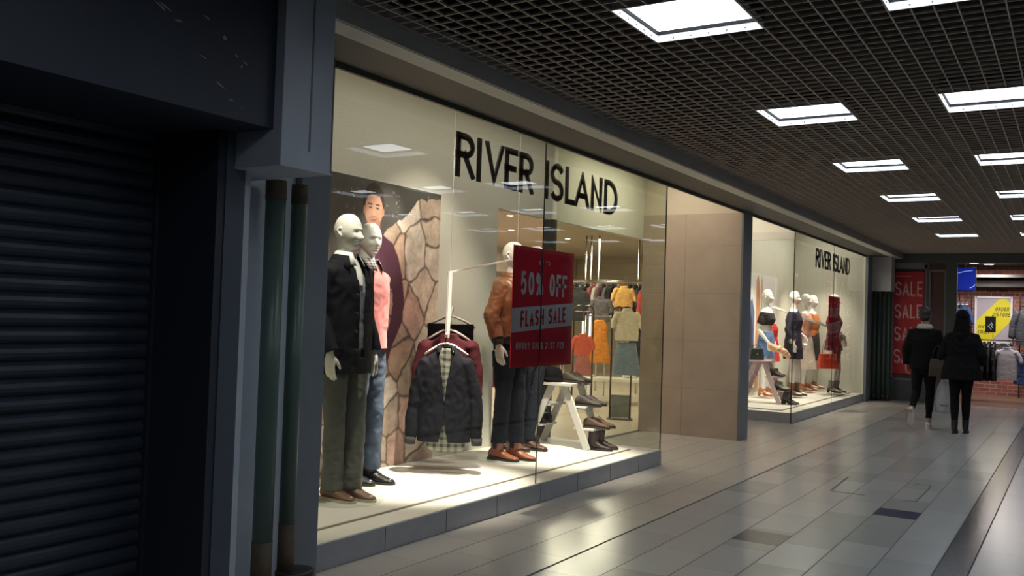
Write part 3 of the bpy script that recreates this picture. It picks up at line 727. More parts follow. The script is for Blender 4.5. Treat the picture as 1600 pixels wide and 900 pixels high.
F_['jeans'] = mat('blue_jeans', (.07, .10, .16), .85, var=.45, vscale=6, bump=.3, bscale=260)
F_['darkjeans'] = mat('dark_jeans', (.006, .009, .017), .85, spec=.25, var=.3, vscale=10, bump=.3, bscale=260)
F_['pink'] = mat('pink_sweater', (.72, .27, .27), .9, bump=.35, bscale=220)
F_['tan'] = mat('tan_leather', (.27, .115, .052), .36, var=.3, vscale=9, bump=.4, bscale=45)
F_['tanrib'] = mat('dark_rib', (.03, .028, .03), .9)
F_['brownshoe'] = mat('brown_leather', (.17, .095, .055), .45, var=.2, vscale=20)
F_['chelsea'] = mat('chestnut_leather', (.34, .11, .045), .3, var=.25, vscale=14)
F_['brogue'] = mat('oxblood_leather', (.10, .045, .03), .3, var=.25, vscale=16)
F_['blackshoe'] = mat('black_leather', (.012, .012, .014), .4)
F_['sole_dark'] = mat('dark_sole', (.03, .022, .018), .6)
F_['sole_light'] = mat('pale_sole', (.5, .44, .34), .6)
F_['button'] = mat('button_brown', (.05, .03, .02), .3)

def std_shoes(root, p, kind, m, sm, lace=None, L=.29, dz=.0):
    for sd in 'rl':
        A = Vector(p[sd+'_an']); shoe('shoe' if kind in ('oxford',) else 'boot', m, sm, kind, root, (A.x, A.y, A.z-.10+dz), 0, L, lace)

# ---- mannequin 1: navy coat
SC = 1.07
def mannequin(x, y, z, rz, label, grp='shop window mannequins'):
    return empty('mannequin', label, 'mannequin', (x, y, z), rz, grp, SC)
p = pose(r_el=(-.235, .03, 1.20), r_wr=(-.225, -.09, .96), l_el=(.25, .05, 1.21), l_wr=(.27, -.02, .965), yaw=.12, curl=.25, r_hd=(0, -.05, -1), r_an=(-.060, .0, .10), l_an=(.055, -.07, .10), r_kn=(-.08, -.02, .53), l_kn=(.075, -.06, .53))
r = mannequin(4.89, .745, .170, 0, 'bald white mannequin in navy coat, white shirt and grey-green trousers, nearest the camera')
body('body', p, M['mannequin'], r, .004, 1)
glass_disc(r, .27, (0, -.04, -.008))
std_shoes(r, p, 'oxford', F_['brownshoe'], F_['sole_light'], F_['brownshoe'], .30)
g = G(); legs(g, p, 1.06, [(.092, .102), (.088, .095), (.070, .074), (.067, .071), (.063, .069), (.062, .069), (.064, .072)], .03)
link_mesh('trousers', remesh(g, .008, 2, gcut(.070), .007, 9, .003), F_['trouser'], r)
g = G(); g.zrings([(.98, 0, 0, .172, .125), (1.15, 0, 0, .165, .122), (1.36, 0, -.002, .186, .13), (1.46, 0, 0, .182, .112), (1.53, 0, 0, .12, .078), (1.575, 0, 0, .068, .066)], n=28, e=2.3)
link_mesh('shirt', remesh(g, .008, 1, None, .003, 8), F_['greyknit'], r)
g = G(); g.zrings([(1.40, 0, -.012, .05, .132), (1.47, 0, -.008, .09, .112), (1.53, 0, -.004, .10, .084), (1.58, 0, 0, .070, .070)], n=24)
link_mesh('shirt_front', remesh(g, .008, 1), F_['shirt'], r)
collar(r, F_['shirt'], 1.57, (.066, .066), .05, .32, wide=1.3)
g = G(); g.zrings([(.80, 0, .0, .208, .155), (.95, 0, 0, .206, .152), (1.12, 0, 0, .198, .145), (1.30, 0, 0, .205, .145), (1.42, 0, 0, .212, .134), (1.50, 0, 0, .205, .110), (1.54, 0, 0, .160, .088), (1.575, 0, .005, .095, .074)], n=32, e=2.3)
sleeves(g, p, (.078, .066, .058), ext=.0)
link_mesh('coat', remesh(g, .008, 2, gcut(.83, cuffs_of(p), lambda z: (.01, max(0, .028+.03*max(0, (z-1.32)/.25)) if z > .93 else 0)), .009, 6, .007), F_['navycoat'], r)
collar(r, F_['navycoat'], 1.545, (.088, .080), .05, .62, wide=1.7, name='coat_collar')
g = G()
for z in (.98, 1.10, 1.22, 1.34): g.cyl((-.06, -.170+.004*(z > 1.2), z), (-.06, -.176, z), .011, n=12)
for i, z in enumerate((.98, 1.10, 1.22, 1.34)):
    gg = G(); gg.cyl((-.055, -.150, z), (-.055, -.172 if z < 1.1 else -.162, z), .011, n=12); gg.build('button', F_['button'], r)

# ---- mannequin 2: pink sweater, jeans
p = pose(yaw=-.45, curl=.3, l_el=(.25, .13, 1.22), l_wr=(.18, .20, 1.02), r_an=(-.06, .04, .10), l_an=(.06, -.05, .10), r_kn=(-.08, 0, .53), l_kn=(.075, -.05, .53))
r = mannequin(5.44, 1.02, .170, .12, 'white mannequin in pink sweater and blue jeans behind the navy coat')
body('body', p, M['mannequin'], r, .0045, 1)
glass_disc(r, .24, (0, -.02, -.008))
std_shoes(r, p, 'boot', F_['blackshoe'], F_['sole_dark'], F_['blackshoe'], .30)
g = G(); legs(g, p, 1.06, [(.094, .10), (.088, .094), (.068, .07), (.065, .068), (.062, .066), (.056, .06), (.056, .06)], .0)
link_mesh('jeans', remesh(g, .009, 2, gcut(.095), .006, 9, .003), F_['jeans'], r)
g = G(); g.zrings([(.95, 0, 0, .190, .135), (1.0, 0, 0, .186, .130), (1.2, 0, 0, .184, .132), (1.38, 0, 0, .198, .135), (1.47, 0, 0, .192, .115), (1.53, 0, 0, .14, .082), (1.575, 0, 0, .078, .07)], n=30, e=2.3)
sleeves(g, p, (.070, .055, .042))
link_mesh('sweater', remesh(g, .009, 2, gcut(.97, cuffs_of(p)), .006, 8, .005), F_['pink'], r)
collar(r, plaid('check_collar', (.5, .5, .5), (.03, .03, .03), 50), 1.565, (.066, .064), .05, .35, wide=1.1)

# ---- mannequin 3: tan leather jacket
p = pose(r_el=(-.27, .03, 1.22), r_wr=(-.275, -.06, .985), curl=.3, yaw=.1, r_kn=(-.09, .0, .53), l_kn=(.075, -.04, .53), r_an=(-.075, .04, .10), l_an=(.06, -.05, .10))
r = mannequin(7.21, .80, .170, 0, 'white mannequin in tan leather jacket and dark jeans left of the red sale sign')
body('body', p, M['mannequin'], r, .004, 1)
glass_disc(r, .25, (0, .0, -.008))
std_shoes(r, p, 'chelsea', F_['chelsea'], F_['sole_dark'], None, .31)
g = G(); legs(g, p, 1.06, [(.096, .105), (.092, .098), (.072, .075), (.068, .072), (.064, .070), (.060, .066), (.062, .068)], -.03)
link_mesh('jeans', remesh(g, .008, 2, gcut(.145), .006, 10, .003), F_['darkjeans'], r)
g = G(); g.zrings([(.98, 0, 0, .172, .125), (1.15, 0, 0, .165, .122), (1.36, 0, -.002, .186, .13), (1.46, 0, 0, .182, .112), (1.53, 0, 0, .12, .078), (1.60, 0, 0, .060, .062)], n=28, e=2.3)
link_mesh('shirt', remesh(g, .009, 1), plaid('check_shirt', (.45, .45, .42), (.03, .03, .035), 30), r)
g = G(); g.zrings([(1.045, 0, 0, .200, .145), (1.08, 0, 0, .206, .152), (1.2, 0, 0, .208, .154), (1.36, 0, 0, .222, .152), (1.47, 0, 0, .212, .128), (1.53, 0, 0, .158, .092), (1.57, 0, .005, .092, .076)], n=32, e=2.3)
sleeves(g, p, (.080, .068, .056), ext=-.055)
link_mesh('jacket', remesh(g, .008, 2, gcut(1.06, cuffs_of(p, -.06), lambda z: (0, .012+.05*max(0, (z-1.3)/.25))), .009, 8, .006), F_['tan'], r)
g = G(); g.zrings([(1.0, 0, 0, .192, .138), (1.07, 0, 0, .196, .142)], n=32, e=2.3); g.build('waistband', F_['tanrib'], r, True)
for sd in 'rl':
    E_ = Vector(p[sd+'_el']); W_ = Vector(p[sd+'_wr']); d = (W_-E_).normalized()
    G().limb([W_-d*.065, W_-d*.005], [.052, .040], round_end=False).build('cuff', F_['tanrib'], r, True)
collar(r, F_['tan'], 1.555, (.080, .075), .045, .55, wide=.6, name='jacket_collar')

# ---- mannequin 4: behind the sign
p = pose(yaw=.05, r_an=(-.27, .05, .10), l_an=(-.13, -.05, .10), r_kn=(-.175, .0, .53), l_kn=(-.03, -.05, .53), r_el=(-.25, .05, 1.21), r_wr=(-.24, -.12, 1.0))
r = mannequin(8.02, 1.03, .160, 0, 'white mannequin half hidden behind the red sale sign, dark jeans and oxblood brogues'); r.scale = (1.09,)*3
body('body', p, M['mannequin'], r, .0055, 2)
glass_disc(r, .22, (-.2, -.02, .002))
std_shoes(r, p, 'oxford', F_['brogue'], F_['sole_dark'], F_['brogue'], .31, .012)
g = G(); legs(g, p, 1.06, [(.094, .10), (.088, .094), (.070, .072), (.066, .07), (.060, .066), (.054, .06), (.054, .06)], .01)
link_mesh('jeans', remesh(g, .009, 2, gcut(.095), .006, 10, .003), F_['darkjeans'], r)
g = G(); g.zrings([(1.0, 0, 0, .192, .140), (1.2, 0, 0, .19, .14), (1.38, 0, 0, .205, .142), (1.47, 0, 0, .198, .12), (1.53, 0, 0, .15, .088), (1.58, 0, 0, .078, .072)], n=30, e=2.3)
sleeves(g, p, (.074, .060, .048))
link_mesh('jumper', remesh(g, .009, 2, gcut(1.02, cuffs_of(p)), .006, 8, .005), mat('grey_jumper', (.10, .11, .13), .9), r)

# ================================================================== SHOPFRONT LETTERING
LOGO = [('R', 5.177, 5.405), ('I', 5.43, 5.496), ('V', 5.545, 5.79), ('E', 5.816, 5.985), ('R', 6.025, 6.235),
        ('I', 6.42, 6.486), ('S', 6.515, 6.735), ('L', 6.775, 6.935), ('A', 6.945, 7.215), ('N', 7.255, 7.465), ('D', 7.52, 7.79)]
def logo(dx, k, x_org, place_y, first):
    root = empty('shop_sign', 'large black RIVER ISLAND lettering on the glass of the near window' if first else 'small-looking black RIVER ISLAND lettering on the far window', 'sign lettering', (0, 0, 0))
    for ch, a, b in LOGO:
        g = G(); a2, b2 = x_org+(a-5.177)*k, x_org+(b-5.177)*k
        z0, z1 = 2.452, 2.768
        glyph(g, ch, a2, b2, z0, z1, .047, lambda u, v: V3(u, place_y, v), V3(0, .012, 0))
        g.build('letter_'+ch.lower(), M['black'], root)
logo(0, 1, 5.177, .026, True); logo(0, 1.0, 15.43, .026, False)
def sale_sign(x0, z0, lab, w=.985, h=.95):
    root = empty('sale_sign', lab, 'sale sign', (x0, .034, z0))
    G().box((0, 0, 0), (w, .005, h)).build('board', M['red'], root)
    pl = lambda u, v: V3(u*w, -.0008, v*h)
    sl = .062/h
    g = G(); g.add([pl(0, .285), pl(1, .285+.067), pl(1, .285+.067+.20), pl(0, .285+.20)], [(0, 1, 2, 3)]); g.build('white_band', M['signwhite'], root)
    pl2 = lambda u, v: V3(u*w, -.0016, v*h)
    for nm, tx, a in (('percent_line', '50% OFF', (.12, .88, .60, .795, .032, .28)), ('up_to_line', 'UP TO', (.40, .58, .862, .90, .008, .5)), ('end_date_line', 'HURRY ENDS 21ST FEB', (.075, .86, .148, .205, .0105, .55))):
        g = G(); write(g, tx, a[0], a[1], a[2], a[3], a[4], pl2, V3(0, .0006, 0), a[5]); g.build(nm, M['signwhite'], root)
    g = G(); write(g, 'FLASH SALE', .13, .87, .328, .465, .024, pl2, V3(0, .0006, 0), .38, slope=.067); g.build('flash_sale_line', M['red'], root)
    for q in (.08, .92):
        G().cyl((q*w, .0, h-.02), (q*w, .006, h-.012), .006, n=8).build('fixing', M['whitem'], root)
sale_sign(5.984, 1.092, 'red 50% OFF FLASH SALE board hanging inside the near window')
sale_sign(16.42, 1.06, 'red FLASH SALE board hanging inside the far window, over a mannequin', .86)

# ---- stone wall poster (a flat print)
def poster():
    X0, X1, Z0, Z1 = 4.55, 6.80, .172, 2.585; nx, nz = 300, 330
    xs = np.linspace(X0, X1, nx); zs = np.linspace(Z0, Z1, nz); XX, ZZ = np.meshgrid(xs, zs)
    rs = np.random.RandomState(11); img = np.zeros((nz, nx, 3))
    def noise2(sc, seed):
        r_ = np.random.RandomState(seed); out = np.zeros_like(XX); amp = 1
        for o in range(4):
            kx, kz = int((X1-X0)*sc*2**o)+3, int((Z1-Z0)*sc*2**o)+3; gr = r_.rand(kz, kx)
            u = (XX-X0)/(X1-X0)*(kx-2); v = (ZZ-Z0)/(Z1-Z0)*(kz-2); i = u.astype(int); j = v.astype(int); fu = u-i; fv = v-j
            out += amp*(gr[j, i]*(1-fu)*(1-fv)+gr[j, i+1]*fu*(1-fv)+gr[j+1, i]*(1-fu)*fv+gr[j+1, i+1]*fu*fv); amp *= .5
        return out/1.875
    n1, n2 = noise2(3, 1), noise2(14, 2)
    img[:] = np.array([.070, .068, .062])*(.7+.8*n1)[..., None]
    sp = (noise2(26, 5) > .74); img[sp] = np.array([.25, .26, .24])
    # stones
    pts = []
    while len(pts) < 74:
        c = (rs.uniform(X0-.1, X1+.1), rs.uniform(Z0-.1, 2.6))
        if all((c[0]-a)**2+((c[1]-b)*.85)**2 > .16**2 for a, b in pts) or rs.rand() < .01: pts.append(c)
    wx = XX+(n2-.5)*.05; wz = ZZ+(noise2(9, 8)-.5)*.08
    d = np.stack([np.hypot(wx-a, (wz-b)*.85) for a, b in pts]); idx = np.argsort(d, 0)[:2]; f1 = np.take_along_axis(d, idx[:1], 0)[0]; f2 = np.take_along_axis(d, idx[1:2], 0)[0]
    pal = np.array([[.50, .40, .32], [.56, .47, .39], [.44, .30, .23], [.60, .52, .44], [.50, .33, .27], [.38, .29, .23], [.55, .45, .36]])
    cid = rs.randint(0, len(pal), len(pts)); col = 1.35*pal[cid[idx[0]]]*(.30+.5*n1+.75*n2+.35*(noise2(50, 9)-.5))[..., None]
    mort = np.clip((f2-f1)/.028, 0, 1)[..., None]; stone = col*mort+np.array([.06, .04, .03])*(1-mort)
    top = np.interp(XX, [4.5, 5.35, 5.5, 5.95, 6.05, 6.34, 6.47, 6.80], [1.35, 1.3, 1.2, 2.05, 2.20, 2.36, 2.49, 2.545])+(n2-.5)*.06
    sm = ZZ < top; img[sm] = stone[sm]
    def inside(poly):
        m_ = np.zeros(XX.shape, bool); n = len(poly)
        for k in range(n):
            x1, z1 = poly[k]; x2, z2 = poly[(k+1) % n]
            c = ((z1 > ZZ) != (z2 > ZZ)) & (XX < (x2-x1)*(ZZ-z1)/(z2-z1+1e-9)+x1); m_ ^= c
        return m_
    cx = 5.865
    trs = inside([(cx-.20, 1.1), (cx+.21, 1.1), (cx+.215, .6), (cx+.21, .17), (cx+.05, .17), (cx+.02, .85), (cx-.04, .17), (cx-.2, .17)]); img[trs] = np.array([.05, .035, .06])
    jk = inside([(cx-.05, 2.14), (cx+.10, 2.15), (cx+.26, 2.08), (cx+.335, 1.98), (cx+.40, 1.82), (cx+.445, 1.60), (cx+.43, 1.42), (cx+.37, 1.31), (cx+.30, 1.20), (cx+.24, 1.05), (cx+.20, .98), (cx-.22, .98), (cx-.3, 1.2), (cx-.42, 1.4), (cx-.44, 1.62), (cx-.40, 1.84), (cx-.32, 2.0), (cx-.2, 2.08)])
    gap = inside([(cx+.235, 1.63), (cx+.275, 1.70), (cx+.29, 1.55), (cx+.26, 1.40), (cx+.235, 1.33), (cx+.21, 1.5)]); jk &= ~gap
    img[jk] = (np.array([.085, .030, .055])*(.6+.8*n1)[..., None])[jk]
    edge = inside([(cx+.02, 1.98), (cx+.05, 1.95), (cx+.035, 1.2), (cx+.015, 1.0), (cx, 1.2)]); img[edge] = (.03, .012, .022)
    shirt = inside([(cx-.06, 2.16), (cx+.09, 2.16), (cx+.06, 2.02), (cx+.02, 1.92), (cx-.03, 2.02)]); img[shirt] = (.35, .33, .34)
    neck = inside([(cx-.07, 2.28), (cx+.085, 2.28), (cx+.09, 2.12), (cx+.02, 2.06), (cx-.06, 2.12)]); img[neck] = (.42, .22, .15)
    e = lambda ex, ez, rx, rz: ((XX-ex)/rx)**2+((ZZ-ez)/rz)**2 < 1
    img[e(cx-.005, 2.395, .135, .170)] = (.035, .025, .022)      # hair
    fc = e(cx, 2.335, .113, .150); img[fc] = (np.array([.60, .34, .24])*(.85+.3*n1)[..., None])[fc]
    img[e(cx-.115, 2.33, .018, .035) | e(cx+.118, 2.33, .018, .035)] = (.50, .27, .19)
    img[e(cx, 2.24, .085, .05)] *= .80
    img[inside([(cx-.125, 2.40), (cx-.10, 2.455), (cx, 2.465), (cx+.10, 2.45), (cx+.125, 2.39), (cx+.12, 2.5), (cx+.03, 2.55), (cx-.09, 2.53)])] = (.04, .028, .024)
    for s_ in (-1, 1):
        img[e(cx+s_*.045, 2.355, .022, .0085)] = (.10, .06, .05); img[e(cx+s_*.048, 2.383, .032, .007)] = (.09, .05, .04)
    img[e(cx+.006, 2.305, .014, .03)] = (.66, .40, .29); img[e(cx+.004, 2.285, .02, .006)] = (.32, .16, .12); img[e(cx, 2.252, .036, .009)] = (.34, .13, .12)
    v = np.stack([XX, np.full_like(XX, 0), ZZ], -1).reshape(-1, 3); q = np.arange(nx*nz).reshape(nz, nx)
    f = np.stack([q[:-1, :-1], q[:-1, 1:], q[1:, 1:], q[1:, :-1]], -1).reshape(-1, 4)
    me = bpy.data.meshes.new('poster'); me.from_pydata(v.tolist(), [], f.tolist())
    at = me.color_attributes.new('Col', 'FLOAT_COLOR', 'POINT'); buf = np.ones((nx*nz, 4)); buf[:, :3] = np.clip(img, 0, 1).reshape(-1, 3); at.data.foreach_set('color', buf.ravel())
    root = empty('poster', 'tall poster of a man in a plum jacket before a stone wall, behind the mannequins', 'poster', (0, 0, 0))
    link_mesh('print', me, M['print'], root, loc=(0, D1-.014, 0))
    G().box((X0-.004, D1-.012, Z0), (X1+.004, D1-.001, Z1+.004)).build('backing_board', M['white'], root)
poster()

# ================================================================== HANGING DISPLAY, NEAR WINDOW
def hanger(name, label, loc, rz, m=None, w=.42, hook=.10, group=None, parent=None):
    g = G(); pts = [(-w/2, 0, -.085), (-w*.3, 0, -.035), (-.05, 0, .0), (0, 0, .012), (.05, 0, 0), (w*.3, 0, -.035), (w/2, 0, -.085)]
    g.tube(pts, .011, 10)
    r = empty(name, label, 'hanger', loc, rz, group)
    g.build('shoulder_bar', m or M['white'], r, True)
    h = [(0, 0, .01), (0, 0, .045)]+[(.022*math.cos(math.radians(a)), 0, .067+.022*math.sin(math.radians(a))) for a in (-60, -20, 20, 60, 100, 140, 175)]
    G().tube([(x, y, z) for x, y, z in h], .0028, 8).build('hook', mat('hook_metal', (.5, .5, .5), .3, metal=1), r, True)
    return r
def hung(name, lab, cat, m, loc, rz, w, h, kind='jacket', ry=.05, group=None, slv=.62, parts=True, splay=.07):
    """garment whose shoulders start at z=0 and hang down, front to -Y"""
    g = G(); hw = w/2
    if kind in ('jacket', 'jumper', 'tee', 'blouse'):
        b = hw*(.80 if kind != 'tee' else .86)
        g.zrings([(-h, 0, 0, b*.97, ry*1.25), (-h*.75, 0, 0, b, ry*1.2), (-h*.4, 0, 0, b*.96, ry*1.1), (-h*.18, 0, 0, b*.98, ry), (-h*.09, 0, 0, b*.86, ry*.8), (-.02, 0, 0, b*.42, ry*.8), (.02, 0, 0, .07, ry*.9)], n=30, e=2.6)
        L = h*slv if kind != 'tee' else .20
        for q in (-1, 1):
            S = V3(q*b*.82, 0, -h*.13); E_ = V3(q*(b+splay*.6), .0, -h*.13-L*.5); W_ = V3(q*(b+splay), -.02, -h*.13-L)
            g.limb([S, E_, W_], [ry*.95+.01, ry*.85+.008, ry*.75+.004], n=14)
        cut = gcut(-h+.012)
        def cut(qv):
            if kind in ('jacket', 'jumper') : return qv.z < -h+.012 and abs(qv.x) < b*1.01
            return qv.z < -h+.012
    elif kind == 'skirt':
        g.zrings([(-h, 0, 0, hw, ry*1.6), (-h*.5, 0, 0, hw*.9, ry*1.4), (-h*.12, 0, 0, hw*.72, ry*1.1), (0, 0, 0, hw*.68, ry)], n=64, e=2.4, fold=.02, fn=11)
        cut = lambda qv: qv.z < -h+.008
    elif kind == 'dress':
        g.zrings([(-h, 0, 0, hw, ry*1.5), (-h*.6, 0, 0, hw*.8, ry*1.4), (-h*.35, 0, 0, hw*.62, ry), (-h*.15, 0, 0, hw*.68, ry), (-.02, 0, 0, hw*.45, ry*.7), (.0, 0, 0, hw*.3, ry*.6)], n=64, e=2.3, fold=.03, fn=9)
        cut = lambda qv: qv.z < -h+.01
    else:   # trousers folded over a bar
        g.box((-hw, -ry, -h), (hw, ry, 0)); cut = None
    me = remesh(g, .010 if w > .3 and h > .6 else .009, 1, cut, .008 if kind != 'tee' else .003, 6)
    if not cat:
        return link_mesh(name, me, m, loc, False)
    r = empty(name, lab, cat, loc, rz, group); link_mesh('garment_body', me, m, r)
    return r
TH = math.radians(-58)
fdir = V3(math.sin(TH), -math.cos(TH), 0)    # towards the viewer
def off(d, z, lat=0): return tuple(V3(6.21, .80, z)-fdir*d+V3(math.cos(TH), math.sin(TH), 0)*lat)
# front jacket with check shirt under it
hanger('coat_hanger', 'white wooden hanger holding the navy zip jacket, front of three', off(0, 1.235), TH, w=.36, group='white hangers in the near window')
r = empty('jacket', 'navy zip jacket over a check shirt on the front hanger', 'jacket', off(0, 1.185), TH)
def zipjacket(r):
    g = G(); h = .76
    g.zrings([(-h, 0, 0, .215, .085), (-.55, 0, 0, .222, .09), (-.3, 0, 0, .215, .085), (-.13, 0, 0, .205, .075), (-.06, 0, 0, .165, .06), (-.01, 0, 0, .10, .05), (.03, 0, 0, .07, .05)], n=32, e=2.5)
    for q in (-1, 1): g.limb([(q*.165, 0, -.10), (q*.235, .0, -.33), (q*.268, -.01, -.56), (q*.275, -.02, -.76)], [.062, .058, .052, .042], n=16)
    link_mesh('shell', remesh(g, .008, 2, lambda q: (q.z < -h+.012) or (q.y < -.01 and abs(q.x-.0) < .006+.05*max(0, 1+(q.z)/.36)) or (q.y < -.01 and abs(q.x) < .006+.035*max(0, (-.6-q.z)/.16)), .009, 7, .006, (1, 1, .4)), F_['navycoat'], r)
    g = G(); g.zrings([(-.83, .02, 0, .12, .060), (-.80, .02, 0, .155, .065), (-.55, 0, 0, .17, .066), (-.2, 0, 0, .165, .062), (-.08, 0, 0, .13, .05), (.02, 0, 0, .062, .045)], n=32, e=2.5)
    link_mesh('check_shirt', remesh(g, .009, 1, None, .006, 7), plaid('check_green', (.24, .25, .20), (.035, .04, .035), 17), r)
    for q in (-1, 1): G().tube([(q*.060, -.055, -.0), (q*.036, -.078, -.16), (q*.008, -.088, -.36), (q*.006, -.09, -.5), (q*.012, -.088, -.64), (q*.04, -.084, -.75)], .0022, 6).build('zip', mat('zip_metal', (.12, .12, .14), .35, metal=1), r, True)
    collar(r, F_['navycoat'], .0, (.066, .050), .04, .6, wide=.7, name='jacket_collar')
    for q in (-1, 1): G().limb([(q*.275, -.02, -.715), (q*.276, -.021, -.775)], [.047, .043], n=16, round_end=False).build('cuff', F_['tanrib'], r, True)
zipjacket(r)
hanger('coat_hanger', 'white wooden hanger holding the maroon jumper, middle of three', off(.22, 1.345), TH, w=.38, group='white hangers in the near window')
hung('jumper', 'maroon knitted jumper on the middle hanger behind the navy jacket', 'jumper', mat('maroon_knit', (.10, .012, .022), .9, bump=.4, bscale=180), off(.22, 1.30), TH, .58, .66, 'jumper', .06, splay=.02)
hanger('coat_hanger', 'white wooden hanger with clips at the back, holding black trousers', off(.44, 1.46), TH, w=.44, group='white hangers in the near window')
hung('trousers', 'folded black trousers on the back hanger behind the maroon jumper', 'trousers', mat('black_trousers', (.008, .008, .012), .9, spec=.2), off(.44, 1.40), TH, .40, .52, 'fold', .028)
r = empty('hanging_rail', 'white wooden upright rail carrying the three hangers', 'rail', (0, 0, 0))
a = V3(*off(.0, 1.305)); b = V3(6.225, .80, 1.845)
G().beam(V3(*off(.02, 1.29)), b, .042, .020).build('upright', M['white'], r, bevel=.002)
G().beam(V3(*off(-.02, 1.315)), V3(*off(.52, 1.55)), .016, .016).build('arm', M['white'], r)
G().beam(b+V3(-.02, .01, -.01), (6.95, .55, 2.01), .014, .014).build('slanting_rod', M['white'], r)
for q in ((6.225, .80, 1.84), (6.9, .566, 1.99)): G().cyl(q, (q[0], q[1], 3.5), .0012, n=6).build('wire', M['whitem'], r)

# ================================================================== STEP LADDERS WITH SHOES
def ladder(name, lab, x0, x1, y0, y1, z, h, m, treads, tw=.30):
    r = empty(name, lab, 'step ladder', (0, 0, 0)); ym = (y0+y1)/2
    for x in (x0, x1):
        G().beam((x, y0, z), (x, ym-.07, z+h), .070, .026, up=(1, 0, 0)).build('leg', m, r, bevel=.002)
        G().beam((x, y1, z), (x, ym+.07, z+h), .070, .026, up=(1, 0, 0)).build('leg', m, r, bevel=.002)
    G().box((x0-.05, ym-.17, z+h-.01), (x1+.05, ym+.17, z+h+.018)).build('top_shelf', m, r, bevel=.003)
    for zt in treads:
        k = (zt-z)/h
        for (ya, s_) in ((y0+(ym-.07-y0)*k, -1), (y1+(ym+.07-y1)*k, 1)):
            G().box((x0-.0, ya+(-.16 if s_ < 0 else -.07), zt-.02), (x1+.0, ya+(.07 if s_ < 0 else .16), zt)).build('tread', m, r, bevel=.002)
    return r
lz = .170
ladder('step_ladder', 'white painted A-frame step ladder with shoes on its treads', 8.25, 8.58, .50, 1.20, lz, .635, M['white'], [.385, .60])
def setshoe(name, lab, cat, m, sm, kind, loc, rz, L=.29, lace=None, grp=None):
    o = shoe(name, m, sm, kind, None, loc, rz, L, lace); tagp(o, lab, cat, grp); return o
S_ = mat('taupe_suede', (.06, .05, .042), .8); S2 = mat('brown_suede', (.085, .042, .02), .7); S3 = mat('dark_burgundy_leather', (.022, .010, .010), .5)
for dx, w_ in ((0, 'nearer'), (.13, 'farther')):
    setshoe('shoe', 'taupe suede shoe on the white ladder\'s upper right tread, %s of its pair' % w_, 'shoe', S_, F_['sole_dark'], 'oxford', (8.335+dx, .60, .601), .1, .29, S_)
    setshoe('shoe', 'brown suede shoe on the white ladder\'s lower right tread, %s of its pair' % w_, 'shoe', S2, F_['sole_dark'], 'oxford', (8.335+dx, .50, .386), .1, .29, S2)
    setshoe('boot', 'burgundy boot at the right foot of the white ladder, %s of its pair' % w_, 'boot', S3, F_['sole_dark'], 'boot', (8.345+dx, .47, lz), .15, .29, S3)
    setshoe('shoe', 'black shoe on the left tread of the white ladder, %s of its pair' % w_, 'shoe', F_['blackshoe'], F_['sole_dark'], 'oxford', (8.335+dx, 1.12, .386), PI-.1, .28, F_['blackshoe'])
    setshoe('shoe', 'black shoe on the stage left of the white ladder, %s of its pair' % w_, 'shoe', F_['blackshoe'], F_['sole_dark'], 'oxford', (8.10+dx*1.1, 1.10, lz), PI*.75, .28, F_['blackshoe'])
    setshoe('shoe', 'grey shoe on top of the white ladder, %s of its pair' % w_, 'shoe', S_, F_['sole_dark'], 'oxford', (8.39+dx, .80, .824), .0, .27, S_)
g = G().zrings([(0, 0, 0, .115, .095), (.02, 0, 0, .118, .098), (.08, 0, 0, .116, .096), (.13, 0, 0, .088, .078), (.155, 0, 0, .035, .03)], n=28)
r = empty('beanie_hat', 'black knitted hat on the left of the top of the white ladder', 'hat', (8.32, .955, .824)); g.build('crown', mat('black_knit', (.006, .006, .007), .95, spec=.1), r, True)
G().zrings([(0, 0, 0, .122, .102), (.045, 0, 0, .124, .104)], n=28).build('turned_brim', MATS['black_knit'], r, True)

# ================================================================== WOMEN'S WINDOW
FW = {}
def fem(name, x, y, z, rz, lab, p): return mannequin(x, y, z, rz, lab, 'mannequins in the far window'), p
heels = dict(r_an=(-.085, .0, .14), l_an=(.085, -.06, .14), r_kn=(-.085, -.03, .53), l_kn=(.085, -.07, .54), hip=.085, sh=.165, fem=True)
fp = lambda **k: pose(**{**heels, **k})
black_f = mat('black_jersey', (.012, .011, .016), .85); denim = mat('mid_denim', (.10, .19, .38), .85, var=.3, vscale=14, bump=.3, bscale=200)
navy_f = mat('navy_crepe', (.010, .013, .035), .8); orange_f = mat('rust_orange', (.60, .20, .05), .8); cream_f = mat('cream_cloth', (.68, .62, .52), .85, var=.1)
gold = mat('rose_gold_leather', (.55, .22, .11), .35); tanboot = mat('tan_suede_boot', (.16, .08, .04), .8)
# denim skirt and bardot top
p = fp(r_el=(-.22, .05, 1.13), r_wr=(-.20, -.12, .92), l_el=(.21, .06, 1.13), l_wr=(.22, -.05, .92), yaw=.1)
r = mannequin(16.32, 1.08, .175, -.1, 'white female mannequin in black off-shoulder top and denim skirt', 'mannequins in the far window')
body('body', p, M['mannequin'], r, .007, 1)
g = G(); g.zrings([(1.20, 0, 0, .125, .095), (1.30, 0, -.008, .152, .142), (1.385, 0, 0, .170, .112), (1.41, 0, 0, .172, .10)], n=28)
for q, sd in ((-1, 'r'), (1, 'l')): S0 = V3(q*.145, 0, 1.385); g.limb([S0, S0.lerp(Vector(p[sd+'_el']), .55)], [.062, .058])
link_mesh('off_shoulder_top', remesh(g, .009, 1, lambda q: q.z < 1.205, .008, 9), black_f, r)
g = G().zrings([(.66, 0, 0, .205, .155), (.85, 0, 0, .188, .140), (.97, 0, 0, .178, .125), (1.09, 0, 0, .130, .10)], n=48, fold=.02, fn=9); link_mesh('skirt', remesh(g, .009, 1, lambda q: q.z < .67, .006), denim, r)
